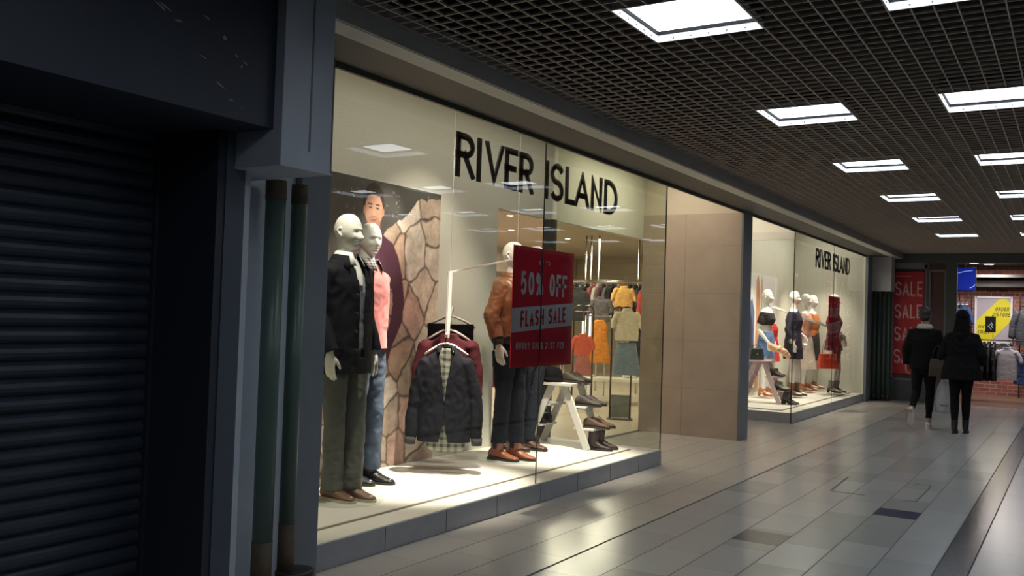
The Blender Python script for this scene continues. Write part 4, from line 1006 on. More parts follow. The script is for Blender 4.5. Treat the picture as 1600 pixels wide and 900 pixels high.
for q in (-1, 1): shoe('sandal', gold, gold, 'heel', r, (q*.085, .0 if q < 0 else -.06, .03), 0, .25)
# navy dress coat, ankle boots
p = fp(r_el=(-.225, .06, 1.14), r_wr=(-.21, -.04, .90), l_el=(.22, .0, 1.15), l_wr=(.17, -.16, 1.02), yaw=-.05)
r = mannequin(16.85, .74, .175, .1, 'white female mannequin in long navy dress and brown ankle boots', 'mannequins in the far window')
body('body', p, M['mannequin'], r, .007, 1)
g = G(); g.zrings([(.64, 0, 0, .20, .16), (.85, 0, 0, .192, .148), (.97, 0, 0, .186, .138), (1.13, 0, 0, .150, .115), (1.30, 0, -.008, .162, .146), (1.40, 0, 0, .162, .108), (1.455, 0, 0, .125, .075), (1.475, 0, 0, .095, .065)], n=30); sleeves(g, p, (.058, .052, .05), ext=-.10, sz=1.415)
link_mesh('dress', remesh(g, .009, 1, gcut(.65, cuffs_of(p, -.10)), .007, 8, .004), navy_f, r)
for q in (-1, 1): shoe('boot', tanboot, F_['sole_dark'], 'heelboot', r, (q*.085, .0 if q < 0 else -.06, .03), 0, .26)
# cream skirt
p = fp(yaw=-.15)
r = mannequin(18.3, .90, .175, 0, 'white female mannequin in blush blouse and cream skirt behind the navy dress', 'mannequins in the far window')
body('body', p, M['mannequin'], r, .008, 1)
g = G(); g.zrings([(1.0, 0, 0, .155, .12), (1.13, 0, 0, .135, .105), (1.30, 0, -.008, .155, .142), (1.40, 0, 0, .150, .105), (1.45, 0, 0, .11, .07)], n=28); sleeves(g, p, (.05, .045, .036), sz=1.415)
link_mesh('blouse', remesh(g, .010, 1, gcut(1.01, cuffs_of(p)), .006, 8), mat('blush_satin', (.62, .33, .24), .5), r)
g = G().zrings([(.42, 0, 0, .27, .22), (.7, 0, 0, .23, .17), (.95, 0, 0, .18, .13), (1.07, 0, 0, .135, .105)], n=64, fold=.05, fn=9); link_mesh('skirt', remesh(g, .010, 1, lambda q: q.z < .43, .006), cream_f, r)
for q in (-1, 1): shoe('sandal', gold, gold, 'heel', r, (q*.085, .0 if q < 0 else -.06, .03), 0, .25)
# orange top, dark pinafore
p = fp(yaw=-.2)
r = mannequin(19.03, .94, .175, 0, 'white female mannequin in rust orange top and dark skirt by the end wall', 'mannequins in the far window')
body('body', p, M['mannequin'], r, .008, 1)
g = G(); g.zrings([(1.0, 0, 0, .165, .125), (1.13, 0, 0, .15, .115), (1.30, 0, -.008, .162, .146), (1.40, 0, 0, .158, .108), (1.45, 0, 0, .11, .07)], n=28); sleeves(g, p, (.06, .055, .04), sz=1.415)
link_mesh('top', remesh(g, .010, 1, gcut(1.01, cuffs_of(p)), .007, 8), orange_f, r)
g = G().zrings([(.55, 0, 0, .20, .16), (.8, 0, 0, .19, .145), (.97, 0, 0, .182, .134), (1.10, 0, 0, .150, .118)], n=48, fold=.03, fn=8); link_mesh('skirt', remesh(g, .010, 1, lambda q: q.z < .56, .005), mat('dark_olive', (.035, .035, .03), .85), r)
for q in (-1, 1): shoe('sandal', gold, gold, 'heel', r, (q*.085, .0 if q < 0 else -.06, .03), 0, .25)
# behind the far sale board
p = fp(r_el=(-.23, .0, 1.14), r_wr=(-.20, -.18, 1.0), l_el=(.23, .02, 1.14), l_wr=(.22, -.16, 1.0), yaw=-.1)
r = mannequin(18.33, .36, .175, .1, 'white female mannequin in patterned dark dress mostly hidden by the far sale board', 'mannequins in the far window')
body('body', p, M['mannequin'], r, .007, 1)
g = G(); g.zrings([(.78, 0, 0, .20, .155), (.97, 0, 0, .182, .132), (1.13, 0, 0, .135, .105), (1.30, 0, -.008, .16, .145), (1.40, 0, 0, .156, .106), (1.45, 0, 0, .115, .072), (1.47, 0, 0, .08, .06)], n=30); sleeves(g, p, (.062, .062, .05), sz=1.415)
link_mesh('dress', remesh(g, .010, 1, gcut(.79, cuffs_of(p)), .008, 9), mat('dark_pattern', (.03, .022, .03), .8, var=1, vscale=30, vcol=(.16, .12, .12)), r)
g = G()
for q in (-1, 1):
    K = V3(q*.085, -.03, .30); g.limb([(q*.085, -.02, .50), (q*.085, -.01, .30), (q*.085, 0, .16)], [.062, .058, .045], round_end=False)
for q in (-1, 1): G().limb([(q*.088, -.045, .80), (q*.088, -.045, .56)], [.084, .060], round_end=False).build('stocking', black_f, r, True)
for q in (-1, 1): shoe('shoe', mat('grey_snakeskin', (.25, .22, .18), .5, var=.5, vscale=60), F_['sole_dark'], 'heelboot', r, (q*.085, .0 if q < 0 else -.06, .03), 0, .25)
def handbag(name, lab, m, loc, rz, w, h, d, strap=.2):
    r = empty(name, lab, 'handbag', loc, rz)
    G().loft([[(x*w/2*k, y*d/2*k2, z) for x, y in ((-1, -1), (-.8, -1.15), (.8, -1.15), (1, -1), (1, 1), (.8, 1.15), (-.8, 1.15), (-1, 1))] for z, k, k2 in ((0, 1, 1), (h*.5, .97, .9), (h, .85, .45))]).build('bag_body', m, r, bevel=.004)
    G().tube([(-w*.3, 0, h)]+[(-w*.3*math.cos(math.radians(a)), 0, h+strap*math.sin(math.radians(a))) for a in (30, 60, 90, 120, 150)]+[(w*.3, 0, h)], .006, 8).build('handle', m, r, True)
    G().prism([(-w*.36, h*.5), (w*.36, h*.5), (w*.38, h*.96), (-w*.38, h*.96)], .006, (0, -d*.52, 0), (1, 0, 0), (0, 0, 1)).build('flap', m, r)
    G().cyl((0, -d*.50-.012, h*.52), (0, -d*.50-.002, h*.52), .012, n=10).build('clasp', gold, r)
    return r
handbag('handbag', 'bright red-orange handbag hanging from the arm under the far sale board', mat('red_leather', (.62, .07, .02), .4), (17.88, .36, .68), -.75, .40, .28, .10, .30)
pink = mat('dusty_pink_paint', (.50, .38, .42), .5)
ladder('step_ladder', 'dusty pink A-frame step ladder with women\'s shoes', 15.15, 15.45, .50, 1.18, .175, .69, pink, [.40, .62])
handbag('handbag', 'dark green rounded handbag on top of the pink ladder', mat('bottle_green', (.02, .035, .03), .4), (15.22, .92, .884), -1.0, .24, .19, .10, .06)
scarf = mat('floral_print', (.65, .30, .12), .7, var=1, vscale=22, vcol=(.60, .48, .36))
for loc_, lab_, a_ in (((16.17, .80, 1.02), 'orange floral scarf draped by the wrist of the denim skirt mannequin', .35),):
    g = G(); g.limb([(-.17, 0, .10), (-.09, -.01, .03), (0, -.02, .04), (.10, 0, -.02), (.17, .01, -.10)], [.045, .06, .05, .055, .035]); o = link_mesh('scarf', remesh(g, .010, 1, None, .014, 14), scarf); o.location = loc_; o.rotation_euler = (0, 0, -.9); tagp(o, lab_, 'scarf')
hb = mat('black_court_leather', (.015, .013, .015), .35); hg = mat('grey_court_leather', (.20, .19, .18), .5)
for dx, w_ in ((0, 'nearer'), (.14, 'farther')):
    setshoe('boot', 'black heeled boot at the right foot of the pink ladder, %s of its pair' % w_, 'boot', hb, hb, 'heelboot', (15.22+dx, .40, .178), .2, .25)
    setshoe('shoe', 'grey heeled shoe on the lower tread of the pink ladder, %s of its pair' % w_, 'shoe', hg, hb, 'heel', (15.22+dx, .54, .402), .1, .24)
    setshoe('shoe', 'taupe heeled shoe on the upper tread of the pink ladder, %s of its pair' % w_, 'shoe', S_, hb, 'heel', (15.22+dx, .62, .622), .1, .24)
r = hung('dress', 'bright red slip dress hanging behind the denim skirt mannequin', 'dress', mat('bright_red_cloth', (.68, .03, .02), .7), (17.17, 1.20, 1.50), -.75, .30, .72, 'dress', .03)
G().tube([(-.02, 0, -.02), (0, 0, .0), (0, 0, 2.0)], .0025, 6).build('hanging_loop', M['whitem'], r)
r = empty('hanging_rod', 'long white slanting rod across the far window', 'rod', (0, 0, 0))
G().beam((16.66, 1.066, 1.80), (19.1, .49, 1.42), .04, .04).build('pole', M['white'], r)
for q in ((16.72, 1.052, 1.80), (19.05, .502, 1.435)): G().cyl(q, (q[0], q[1], 3.5), .0015, n=6).build('wire', M['whitem'], r)
r = empty('poster', 'bright fashion poster with blue and orange stripes at the left of the far window', 'poster', (0, 0, 0))
G().box((16.3, D1+.020, .3), (18.05, D1+.034, 2.4)).build('backing_board', mat('poster_white', (.82, .84, .84), .5), r)
for i, (a, b, z0, z1, c) in enumerate(((16.28, 16.55, .4, 1.95, (.12, .17, .34)), (16.66, 16.88, .3, 2.39, (.62, .30, .14)), (16.95, 17.05, .3, 2.39, (.55, .45, .35)))):
    G().prism([(a, z0), (b, z0), (b+.02, z1-.25), ((a+b)/2, z1), (a, z1-.1)], -.002, (0, D1+.019, 0), (1, 0, 0), (0, 0, 1)).build('printed_figure', mat('pf%d' % i, c, .6), r)

# ================================================================== SHOP INTERIOR
FC = lambda n, c: mat('cloth_'+n, c, .85, var=.15, vscale=20)
chrome = mat('chrome', (.45, .43, .40), .25, metal=1); bronze = mat('bronze_tube', (.10, .08, .06), .35, metal=.8)
RZ = -1.15
def arch_stand(x, y, lab, w=.30, h=1.67, panel=True):
    r = empty('display_stand', lab, 'clothes stand', (x, y, 0), RZ)
    pts = [(-w/2, 0, 0), (-w/2, 0, h-.08)]+[(-w/2+.08-.08*math.cos(math.radians(a)), 0, h-.08+.08*math.sin(math.radians(a))) for a in (20, 45, 70, 90)]
    pts = pts+[(-x_, 0, z) for x_, _, z in pts[::-1]]
    G().tube(pts, .014, 10).build('arch_tube', bronze, r, True)
    G().box((-w/2-.04, -.14, 0), (w/2+.04, .14, .012)).build('foot_plate', bronze, r)
    G().tube([(0, .02, h-.10), (0, -.16, h-.10)], .008).build('face_out_arm', bronze, r); G().tube([(-w/2, 0, h-.10), (w/2, 0, h-.10)], .008).build('cross_bar', bronze, r)
    if panel: G().box((-w/2+.014, -.006, .03), (w/2-.014, .006, .36)).build('lower_panel', mat('grey_green_panel', (.17, .19, .16), .35), r)
    return r
arch_stand(12.53, 2.14, 'bronze arch clothes stand with grey lower panel, holding the cream tee')
arch_stand(13.5, 3.29, 'bronze arch clothes stand further back, left of the orange dress', .32, 1.69, False)
def shop_garment(kind, name, lab, cat, c, loc, w, h, rz=RZ, grp=None, hg=True, ry=.035, top=None):
    r = hung(name, lab, cat, FC(name+str(round(sum(c)*1000)), c), loc, rz, w, h, kind, ry, grp, slv=.5, splay=.04)
    k = (top-loc[2]) if top else .085
    if hg: G().tube([(-w*.28, 0, -.03), (0, 0, .03), (0, 0, k-.035), (.012, 0, k-.015), (0, 0, k), (-.012, 0, k-.01)], .004, 6).build('hook', chrome, r)
    return r
shop_garment('tee', 'tee', 'cream short-sleeved tee on the front bronze stand inside the shop', 'tee', (.72, .64, .50), (12.44, 2.02, 1.63), .40, .47)
shop_garment('skirt', 'skirt', 'denim skirt under the cream tee inside the shop', 'skirt', (.20, .27, .36), (12.46, 2.03, 1.14), .40, .48)
shop_garment('dress', 'dress', 'bright orange dress hanging behind the ladder inside the shop', 'dress', (.75, .28, .04), (14.44, 3.46, 1.46), .42, .76, top=1.54)
shop_garment('blouse', 'blouse', 'coral red blouse hanging left of the orange dress', 'blouse', (.68, .13, .08), (13.46, 3.27, 1.20), .34, .34, top=1.58)
shop_garment('skirt', 'skirt', 'pink checked skirt under the coral blouse', 'skirt', (.45, .16, .14), (13.44, 3.25, .86), .30, .32, top=1.0)
shop_garment('blouse', 'blouse', 'ochre blouse high on the wall rail above the cream tee', 'blouse', (.62, .34, .09), (15.0, 3.27, 2.06), .42, .38, top=2.16)
shop_garment('dress', 'dress', 'long red dress at the right end of the wall rail', 'dress', (.42, .05, .04), (15.0, 2.93, 2.0), .22, .70, top=2.16)
shop_garment('dress', 'dress', 'long navy dress below the red dress beside the denim skirt', 'dress', (.014, .016, .04), (14.48, 2.80, 1.42), .30, .72, top=1.54)
shop_garment('blouse', 'blouse', 'charcoal blouse left of the ochre blouse', 'blouse', (.10, .09, .10), (15.0, 3.72, 1.86), .40, .44, top=2.16)
shop_garment('blouse', 'blouse', 'black blouse with white neckline beside the near sale board', 'blouse', (.02, .02, .022), (15.0, 4.2, 2.02), .44, .60, top=2.16)
shop_garment('dress', 'dress', 'scarlet dress just visible left of the tan jacket mannequin', 'dress', (.65, .04, .03), (9.43, 2.40, 1.40), .36, .80, top=1.50)
arch_stand(9.5, 2.46, 'bronze arch clothes stand holding the scarlet dress near the doorway', .30, 1.60, False)
for (xa, ya, xb, yb, z, lab) in ((15.0, 4.45, 15.0, 2.82, 2.15, 'chrome rail on tall uprights holding the ochre blouse'), (14.42, 3.72, 14.5, 2.62, 1.53, 'lower chrome rail holding the orange dress')):
    r = empty('clothes_rail', lab, 'clothes rail', (0, 0, 0)); G().tube([(xa, ya, z), (xb, yb, z)], .011).build('rail_tube', chrome, r, True)
    for q in ((xa, ya), (xb, yb)): G().tube([(q[0], q[1], 0), (q[0], q[1], z)], .011).build('upright', chrome, r, True)
# wall rail crowded with clothes
r = empty('clothes_rail', 'long chrome clothes rail along the back of the shop', 'clothes rail', (0, 0, 0))
G().tube([(15.9, 5.0, 2.22), (16.1, 3.2, 2.22)], .016).build('rail_tube', chrome, r, True)
for q in ((15.9, 5.0), (16.0, 4.1), (16.1, 3.2)): G().tube([(q[0], q[1], 0), (q[0], q[1], 2.22)], .014).build('upright', chrome, r, True)
pal = [('black', (.012, .012, .015)), ('plum', (.10, .03, .05)), ('grey', (.14, .14, .14)), ('maroon', (.20, .02, .03)), ('navy', (.02, .03, .07)), ('floral', (.40, .12, .14)), ('beige', (.45, .36, .26)), ('dark green', (.03, .06, .04)), ('white', (.62, .58, .52)), ('rust', (.38, .13, .05))]
order = [0, 3, 4, 2, 0, 5, 8, 1, 2, 0, 6, 9, 0, 7, 4, 2]
proto = {}
for i, k in enumerate(order):
    n_, c = pal[k]; t = i/(len(order)-1); loc = (15.92+.16*t, 4.92-1.62*t, 2.13)
    lab = '%s garment on the crowded back rail, number %d from the left' % (n_, i+1)
    lab = '%s garment hanging on the crowded back rail, %s' % (n_, ['leftmost', 'second from left', 'third from left', 'fourth from left', 'fifth from left', 'sixth from left', 'seventh from left', 'eighth from left', 'eighth from right', 'seventh from right', 'sixth from right', 'fifth from right', 'fourth from right', 'third from right', 'second from right', 'rightmost'][i])
    if k not in proto:
        o = shop_garment('blouse', 'blouse', lab, 'garment', c, loc, .46, .62, -.10, 'clothes on the back rail', ry=.028); proto[k] = o
    else:
        src = proto[k]; o = src.copy(); C.objects.link(o); o.location = loc; o['label'] = lab; o.rotation_euler = (0, 0, -.10+rnd.uniform(-.06, .06))
        for ch in src.children: c_ = ch.copy(); C.objects.link(c_); c_.parent = o
# chrome wall uprights and shelf bay
for i, (x, y) in enumerate(((17, 5.08), (17, 4.96), (17, 4.78), (17, 3.88), (17, 3.77))):
    o = G().tube([(x, y, 0), (x, y, 3.2)], .018, 10).build('shop_upright', chrome, None, True)
    tagp(o, 'tall chrome upright behind the back rail, %s' % ['leftmost', 'second from left', 'middle', 'second from right', 'rightmost'][i], 'upright', 'chrome uprights')
r = empty('wall_display_bay', 'dark timber wall bay with brass uprights seen above the mannequins', 'wall bay', (11.0, 4.6, 0), RZ+.2)
G().box((-.95, 0, 0), (.55, .08, 2.72)).build('back_panel', mat('dark_walnut', (.05, .032, .02), .5, var=.4, vscale=8), r)
for q in (-.8, -.35, .1, .45): G().box((q, -.04, 0), (q+.03, 0, 2.72)).build('upright', mat('brass', (.42, .28, .12), .3, metal=1), r)
for z in (.5, 1.1, 1.7): G().box((-.9, -.26, z), (.5, .0, z+.03)).build('shelf', MATS['dark_walnut'], r)
r = empty('display_table', 'low white display table behind the clothes inside the shop', 'table', (14.7, 3.35, 0), RZ)
G().box((-.6, -.3, .40), (.6, .3, .45)).build('table_top', M['white'], r)
for a in (-1, 1):
    for b in (-1, 1): G().box((a*.52-.02, b*.24-.02, 0), (a*.52+.02, b*.24+.02, .40)).build('leg', M['white'], r)
wl = mat('white_leather', (.75, .73, .68), .5)
setshoe('sneaker', 'white high-top sneaker on the low white table inside the shop', 'sneaker', wl, wl, 'boot', (14.45, 3.72, .45), .6, .28, wl)
setshoe('sneaker', 'white sneaker at the right end of the low table inside the shop', 'sneaker', wl, wl, 'oxford', (14.75, 3.05, .45), .9, .28, wl)
for i, (x, y) in enumerate(((15.3, 4.22), (15.35, 4.10))):
    r = empty('strip_light', 'cool white vertical strip light, %s of the two behind the coral blouse' % ('left' if i == 0 else 'right'), 'strip light', (x, y, 0))
    G().box((-.02, -.015, 1.0), (-.012, .015, 1.78)).build('tube', mat('cool_strip', (.7, .85, 1), .4, emit=3.5), r); G().box((-.012, -.025, 0), (.012, .025, 1.8)).build('housing', M['whitem'], r)
r = empty('shop_counter', 'pale cash desk low down behind the tan jacket mannequin', 'counter', (9.9, 3.4, 0), -1.1)
G().box((-.5, -.25, 0), (.5, .25, .85)).build('body', mat('pale_oak', (.50, .38, .24), .5, var=.2, vscale=4), r, bevel=.004); G().box((-.54, -.29, .85), (.54, .29, .89)).build('worktop', M['white'], r)
# recessed spots in the shop ceiling
sp = mat('spot_lens', (1, .93, .8), .4, emit=14)
for i, (x, y) in enumerate(((11.2, 2.9), (13.5, 2.6), (13.2, 4.6), (16.5, 3.6), (17.5, 5.8), (15.5, 6.0))):
    r = empty('ceiling_spot', 'small round recessed spotlight in the shop ceiling, %s' % ['nearest the doorway', 'above the cream tee', 'above the bronze arch', 'above the wall rail', 'at the far right', 'at the back'][i], 'spotlight', (x, y, 3.2), group='shop ceiling spots')
    G().cyl((0, 0, -.012), (0, 0, .0), .075, n=24).build('bezel', M['whitem'], r); G().cyl((0, 0, -.016), (0, 0, -.010), .052, n=20).build('lens', sp, r)
struct('trim_21', G().box((11.5, 8.9, 2.6), (23.8, 9.28, 3.2)).box((4.0, 3.0, 2.95), (11, 3.3, 3.2)), M['bwall'])

# ================================================================== SPORTS SHOP AT THE END
r = empty('wall_poster', 'tall red poster repeating SALE beside the sports shop doorway', 'poster', (XE-.002, 0, 0))
G().box((-.008, -.955, .55), (.0, -.375, 2.66)).build('sheet', mat('poster_red', (.48, .015, .03), .5), r)
pk = mat('outline_pink', (.80, .55, .55), .6)
plf = lambda u, v: V3(-.0085, u, v)
for k in range(4):
    z = 2.17-.465*k
    g = G(); write(g, 'SALE', -.395, -.93, z, z+.225, -.018 if 0 else .018, lambda u, v: V3(-.0085, u, v), V3(-.0008, 0, 0), .3) if 0 else None
    # mirrored axis: text runs towards -Y
    write(g, 'SALE', 0, .52, z, z+.28, .026, lambda u, v: V3(-.0088, -.40-u, v), V3(-.0006, 0, 0), .30)
    write(g, 'SALE', .016, .536, z-.02, z+.26, .008, lambda u, v: V3(-.0098, -.40-u, v), V3(-.0004, 0, 0), .30)
    g.build('sale_line', pk, r)
G().add([(-.0088, -.40, 2.56), (-.0088, -.70, 2.56), (-.0088, -.70, 2.575), (-.0088, -.40, 2.575)], [(0, 1, 2, 3)]).build('strap_line', pk, r)
# framed yellow click and collect poster on the brick wall
r = empty('wall_poster', 'grey framed poster with yellow ORDER INSTORE CLICK COLLECT band on bricks', 'poster', (23.97, 0, 0))
py0, py1, pz0, pz1 = -1.60, -2.34, 1.22, 2.27
G().box((-.02, py0, pz0), (0, py1, pz1)).build('sheet', mat('poster_grey', (.42, .38, .42), .6), r)
f = G()
for a, b in (((py0+.02, pz0), (py0-.02, pz1)), ((py1+.02, pz0), (py1-.02, pz1))): f.box((-.04, a[0], a[1]-.02), (.0, b[0], b[1]+.02))
f.box((-.04, py0, pz0-.02), (0, py1, pz0+.02)); f.box((-.04, py0, pz1-.02), (0, py1, pz1+.02)); f.build('frame', M['whitem'], r)
W_, H_ = py0-py1, pz1-pz0
pp = lambda u, v: V3(-.0225, py0-u*W_, pz1-v*H_)
band = [(.66, .03), (.86, .03), (.98, .15), (.98, .52), (.42, .98), (.03, .98), (.03, .52)]
g = G(); n_ = len(band); g.add([pp(*q) for q in band], [tuple(range(n_))]); g.build('yellow_band', mat('yellow_print', (.72, .64, .02), .5, emit=0), r)
for nm, tx, u0, u1, v0, v1, t in (('order_line', 'ORDER', .54, .92, .30, .215, .012), ('instore_line', 'INSTORE', .46, .95, .42, .335, .012), ('click_line', 'CLICK &', .07, .42, .69, .62, .011), ('collect_line', 'COLLECT', .06, .46, .80, .73, .011)):
    g = G(); write(g, tx, 0, (u1-u0)*W_, 0, (v0-v1)*H_, t, lambda a, b, u0=u0, v0=v0: V3(-.0235, py0-u0*W_-a, pz1-v0*H_+b), V3(-.0006, 0, 0), .35, shear=.25); g.build(nm, M['black'], r)
# screen
r = empty('screen', 'blue hanging screen with white swooshes inside the sports shop', 'screen', (22.5, -1.50, 2.62), -PI/2)
G().box((-.30, .0, -.26), (.22, .06, .26)).build('casing', M['blackp'], r, bevel=.004)
G().box((-.285, -.004, -.245), (.205, .0, .245)).build('display', mat('blue_screen', (.01, .02, .25), .3, emit=1.0, ecol=(.004, .012, .16)), r)
g = G()
for pts in ([(-.28, .05), (-.15, .13), (.0, .17), (.15, .19)], [(.10, -.2), (.18, -.16), (.2, -.12)]):
    for a, b in zip(pts, pts[1:]): g.beam((a[0], -.006, a[1]), (b[0], -.006, b[1]), .002, .014)
g.build('light_streak', mat('streak', (.3, .4, .8), .4, emit=.8, ecol=(.3, .4, .8)), r)
G().tube([(0, .03, .26), (0, .03, .38)], .012).build('mount', M['blackp'], r)
# uprights, rails and stock
for i, (y, lab) in enumerate(((-1.53, 'left of'), (-2.52, 'right of'))):
    r = empty('wall_shelving', 'black wall shelving frame %s the yellow poster' % lab, 'shelving', (23.75, y, 0))
    d_ = .26 if i == 0 else -.9
    for q in (0, d_): G().box((-.02, q-.015, 0), (.02, q+.015, 2.36)).build('upright', M['blackp'], r)
    for z in (.6, 1.2, 2.05): G().box((-.12, min(0, d_), z), (.12, max(0, d_), z+.02)).build('shelf', M['blackp'], r)
    if i == 0:
        for k in range(3): setshoe('trainer', 'dark trainer on the shelf left of the yellow poster, %s' % ['left', 'middle', 'right'][k], 'trainer', mat('grey_mesh', (.12, .12, .13), .7), M['whitem'], 'oxford', (23.75, -1.34+.0+.09*(1-k), 2.075), -PI/2, .26, grp='trainers on the wall shelf')
jk = mat('black_nylon', (.010, .010, .012), .6)
r = empty('clothes_rail', 'black clothes rail in the sports shop doorway', 'clothes rail', (22.0, 0, 0))
G().tube([(-.02, -1.62, 1.30), (.0, -2.9, 1.30)], .014).build('rail_tube', M['blackp'], r)
for y in (-1.66, -2.86):
    G().tube([(0, y, .05), (0, y, 1.30)], .014).build('upright', M['blackp'], r); G().beam((-.25, y, .035), (.25, y, .035), .03, .03).build('foot', M['blackp'], r)
for i in range(5):
    hung('tracksuit_top', 'black tracksuit top on the doorway rail, %s' % ['leftmost', 'second from left', 'middle', 'second from right', 'rightmost of the black ones'][i], 'tracksuit top', jk, (21.98, -1.74-.10*i, 1.24), -.08, .5, .82, 'jacket', .030, 'black tops on the doorway rail')
hung('tee', 'white tee with grey shoulders at the front of the doorway rail', 'tee', mat('white_jersey', (.60, .57, .62), .85), (21.92, -2.38, 1.14), -PI/2, .46, .68, 'tee', .05)
hung('tee', 'grey tee behind the white one on the doorway rail', 'tee', mat('grey_jersey', (.22, .21, .23), .85), (22.06, -2.30, 1.22), -PI/2, .50, .74, 'tee', .05)
hung('shorts', 'blue garment at the right end of the doorway rail', 'shorts', mat('mid_blue_jersey', (.07, .13, .34), .8), (21.95, -2.74, 1.02), -PI/2, .46, .62, 'fold', .05)
hung('puffer_jacket', 'dark quilted puffer jacket on the wall beside the yellow poster', 'jacket', mat('dark_quilt', (.045, .05, .06), .6, bump=1, bscale=14), (23.44, -2.70, 2.02), -PI/2, .62, .85, 'jacket', .09)
hung('jacket', 'royal blue jacket high on the left wall rack', 'jacket', mat('royal_blue', (.02, .05, .16), .7), (23.60, -1.36, 2.03), -PI/2, .34, .5, 'jacket', .05)
r = empty('rail_sign', 'small black sign on a stand in front of the yellow poster', 'sign', (21.95, -2.06, 0))
G().box((-.01, -.10, 1.46), (.01, .10, 1.80)).build('board', M['blackp'], r); G().tube([(0, -.05, 1.30), (0, -.05, 1.46)], .008).build('stem', M['blackp'], r)
g = G()
for a, b in (((-.04, 1.56), (0, 1.64)), ((0, 1.64), (.04, 1.58)), ((-.02, 1.52), (.05, 1.60)), ((-.05, 1.60), (-.01, 1.68))): g.beam((-.012, a[0], a[1]), (-.012, b[0], b[1]), .012, .002, up=(1, 0, 0))
g.build('white_marks', M['whitem'], r)
for i, (x, y) in enumerate(((22.55, -1.67), (23.0, -1.93))):
    r = empty('ceiling_spot', 'round white downlight in the sports shop ceiling, %s' % ('left' if i == 0 else 'right'), 'spotlight', (x, y, 3.0))
    G().cyl((0, 0, -.02), (0, 0, 0), .12, n=24).build('bezel', M['whitem'], r); G().cyl((0, 0, -.026), (0, 0, -.018), .095, n=24).build('lens', mat('white_lens', (1, .98, .95), .4, emit=9), r)
struct('trim_22', G().box((23.2, -9, 2.70), (23.9, .6, 2.76)).box((23.55, -9, 2.50), (23.98, .6, 2.64)), mat('sports_bulk', (.10, .095, .09), .7))

# ================================================================== PEOPLE
cloth_b = mat('black_wool', (.006, .006, .007), .9, spec=.15); cloth_d = mat('black_trouser', (.007, .007, .009), .9, spec=.15)
skin = mat('skin', (.42, .24, .17), .55); hairm = mat('dark_hair', (.022, .014, .010), .6)
p = pose(r_el=(-.245, .03, 1.22), r_wr=(-.255, -.07, .98), l_el=(.245, .06, 1.22), l_wr=(.25, .0, .97), r_hd=(0, -.15, -1), curl=.75,
         r_kn=(-.085, -.06, .53), r_an=(-.075, -.03, .10), l_kn=(.10, .02, .55), l_an=(.12, .36, .30), l_toe=(0, -.45, -1))
PXM = -1.685
r = empty('person', 'person in a black jacket with pale collar, walking away carrying a white bag', 'person', (15.05, PXM, 0), PI/2, scale=.97)
body('body', p, skin, r, .0055, 1)
hd = V3(0, -.008, 1.752)
g = G(); g.ell(tuple(hd+V3(0, .014, .030)), (.090, .108, .108), 28); g.ell(tuple(hd+V3(0, .055, -.03)), (.078, .066, .075), 24)
me = remesh(g, .006, 1, lambda q: q.y < -.075 and q.z < 1.80, .004, 22); link_mesh('hair', me, hairm, r)
g = G(); legs(g, p, 1.06, [(.092, .098), (.086, .092), (.068, .070), (.062, .066), (.058, .062), (.044, .048), (.042, .045)], -.06); link_mesh('trousers', remesh(g, .009, 2, None, .006, 9), cloth_d, r)
g = G(); g.zrings([(.90, 0, .0, .205, .150), (1.0, 0, 0, .212, .155), (1.15, 0, 0, .205, .150), (1.36, 0, 0, .225, .155), (1.46, 0, 0, .215, .13), (1.53, 0, 0, .16, .095), (1.57, 0, .005, .09, .076)], n=30, e=2.3); sleeves(g, p, (.082, .070, .056), ext=-.02)
link_mesh('jacket', remesh(g, .009, 2, gcut(.91, cuffs_of(p, -.02)), .008, 7, .005), cloth_b, r)
collar(r, mat('pale_fleece', (.40, .38, .36), .95, bump=.6, bscale=120), 1.55, (.082, .078), .055, .5, wide=1.9)
tr_ = mat('white_trainer', (.62, .60, .58), .6)
A = Vector(p['r_an']); shoe('trainer', tr_, tr_, 'oxford', r, (A.x, A.y, 0), 0, .29, tr_)
A = Vector(p['l_an']); o = shoe('trainer', tr_, tr_, 'oxford', r, (0, 0, 0), 0, .29, tr_); o.rotation_euler = (math.radians(66), 0, 0)
o.location = A-(Matrix.Rotation(math.radians(66), 3, 'X') @ V3(0, .02, .10))
# bag hanging from the right hand
hw_ = Matrix.Rotation(PI/2, 3, 'Z') @ (Vector(p['r_wr'])*.97)+V3(15.05, PXM, 0)
hx, hy = hw_.x+.06, hw_.y
g = G(); g.zrings([(0, 0, 0, .135, .035), (.02, 0, 0, .145, .055), (.2, 0, 0, .138, .075), (.36, 0, 0, .105, .055), (.46, 0, 0, .06, .035), (.53, 0, 0, .025, .022)], n=48, e=2.6, fold=.05, fn=7)
r = empty('carrier_bag', 'white plastic carrier bag hanging from the right hand of the person in the pale collar', 'carrier bag', (hx, hy-.03, .255), -PI/2+.15)
link_mesh('bag', remesh(g, .008, 1, None, .010, 8), mat('white_plastic', (.62, .63, .70), .4), r)
G().tube([(-.03, 0, .50), (-.022, 0, .58), (0, 0, .605), (.022, 0, .58), (.03, 0, .50)], .007, 8).build('handle', MATS['white_plastic'], r, True)
g = G()
for k in range(4): g.box((-.06+.03*k, -.083, .09), (-.042+.03*k, -.078, .115))
g.build('printed_mark', M['pframe'], r)
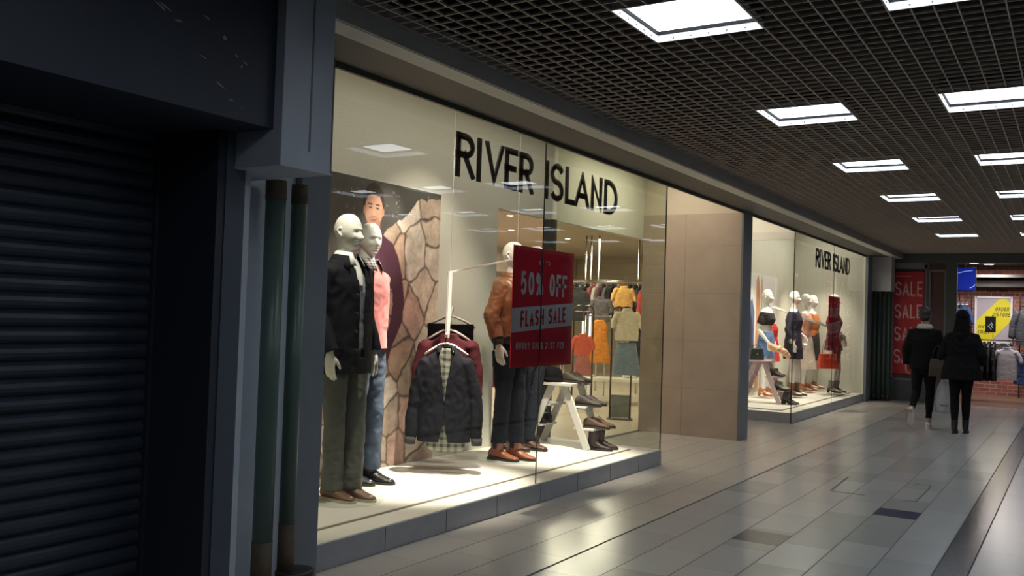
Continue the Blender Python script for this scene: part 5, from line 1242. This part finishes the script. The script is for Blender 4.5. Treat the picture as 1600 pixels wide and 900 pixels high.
# second person
p = pose(fem=True, sh=.175, r_el=(-.27, .04, 1.15), r_wr=(-.24, -.17, 1.03), l_el=(.26, .03, 1.14), l_wr=(.28, -.08, .95), curl=.5, r_kn=(-.065, -.05, .53), r_an=(-.06, -.06, .12), l_kn=(.085, .0, .53), l_an=(.07, .10, .12), hip=.085)
r = empty('person', 'person with long dark hair in a black coat, leggings and boots, walking away', 'person', (14.8, -2.22, 0), PI/2, scale=.985)
body('body', p, skin, r, .006, 1)
g = G(); hd = V3(0, -.008, 1.685); g.ell(tuple(hd+V3(0, .014, .024)), (.093, .112, .112), 28); g.zrings([(1.28, 0, .10, .10, .045), (1.36, 0, .095, .125, .06), (1.50, 0, .06, .115, .075), (1.62, 0, .035, .10, .085), (1.70, 0, .02, .085, .09)], n=24)
link_mesh('hair', remesh(g, .007, 1, lambda q: q.y < -.07 and q.z < 1.74, .007, 16), mat('black_hair', (.005, .004, .004), .85, spec=.15), r)
g = G(); legs(g, p, 1.0, [(.094, .102), (.090, .096), (.070, .072), (.063, .066), (.061, .067), (.045, .048), (.042, .046)], 0, (.176, .128)); link_mesh('leggings', remesh(g, .008, 2), cloth_d, r)
g = G(); g.zrings([(.78, 0, .02, .275, .20), (.97, 0, .01, .255, .185), (1.13, 0, 0, .225, .160), (1.30, 0, 0, .222, .165), (1.40, 0, .01, .210, .140), (1.46, 0, .01, .16, .10), (1.50, 0, .01, .10, .08)], n=30, e=2.3); g.limb([(-.13, .06, 1.44), (0, .12, 1.42), (.13, .06, 1.44)], [.05, .07, .05]); sleeves(g, p, (.078, .072, .060), ext=-.02, sz=1.415)
link_mesh('coat', remesh(g, .009, 2, gcut(.79, cuffs_of(p, -.02)), .009, 7, .005), cloth_b, r)
for sd in 'rl': A = Vector(p[sd+'_an']); shoe('boot', F_['blackshoe'], F_['sole_dark'], 'boot', r, (A.x, A.y, A.z-.12), 0, .25)
r = handbag('handbag', 'dark shoulder bag at the left side of the person in the black coat', mat('dark_bag', (.02, .017, .015), .5), (14.78, -1.90, .80), PI/2-.2, .22, .26, .08, .20)
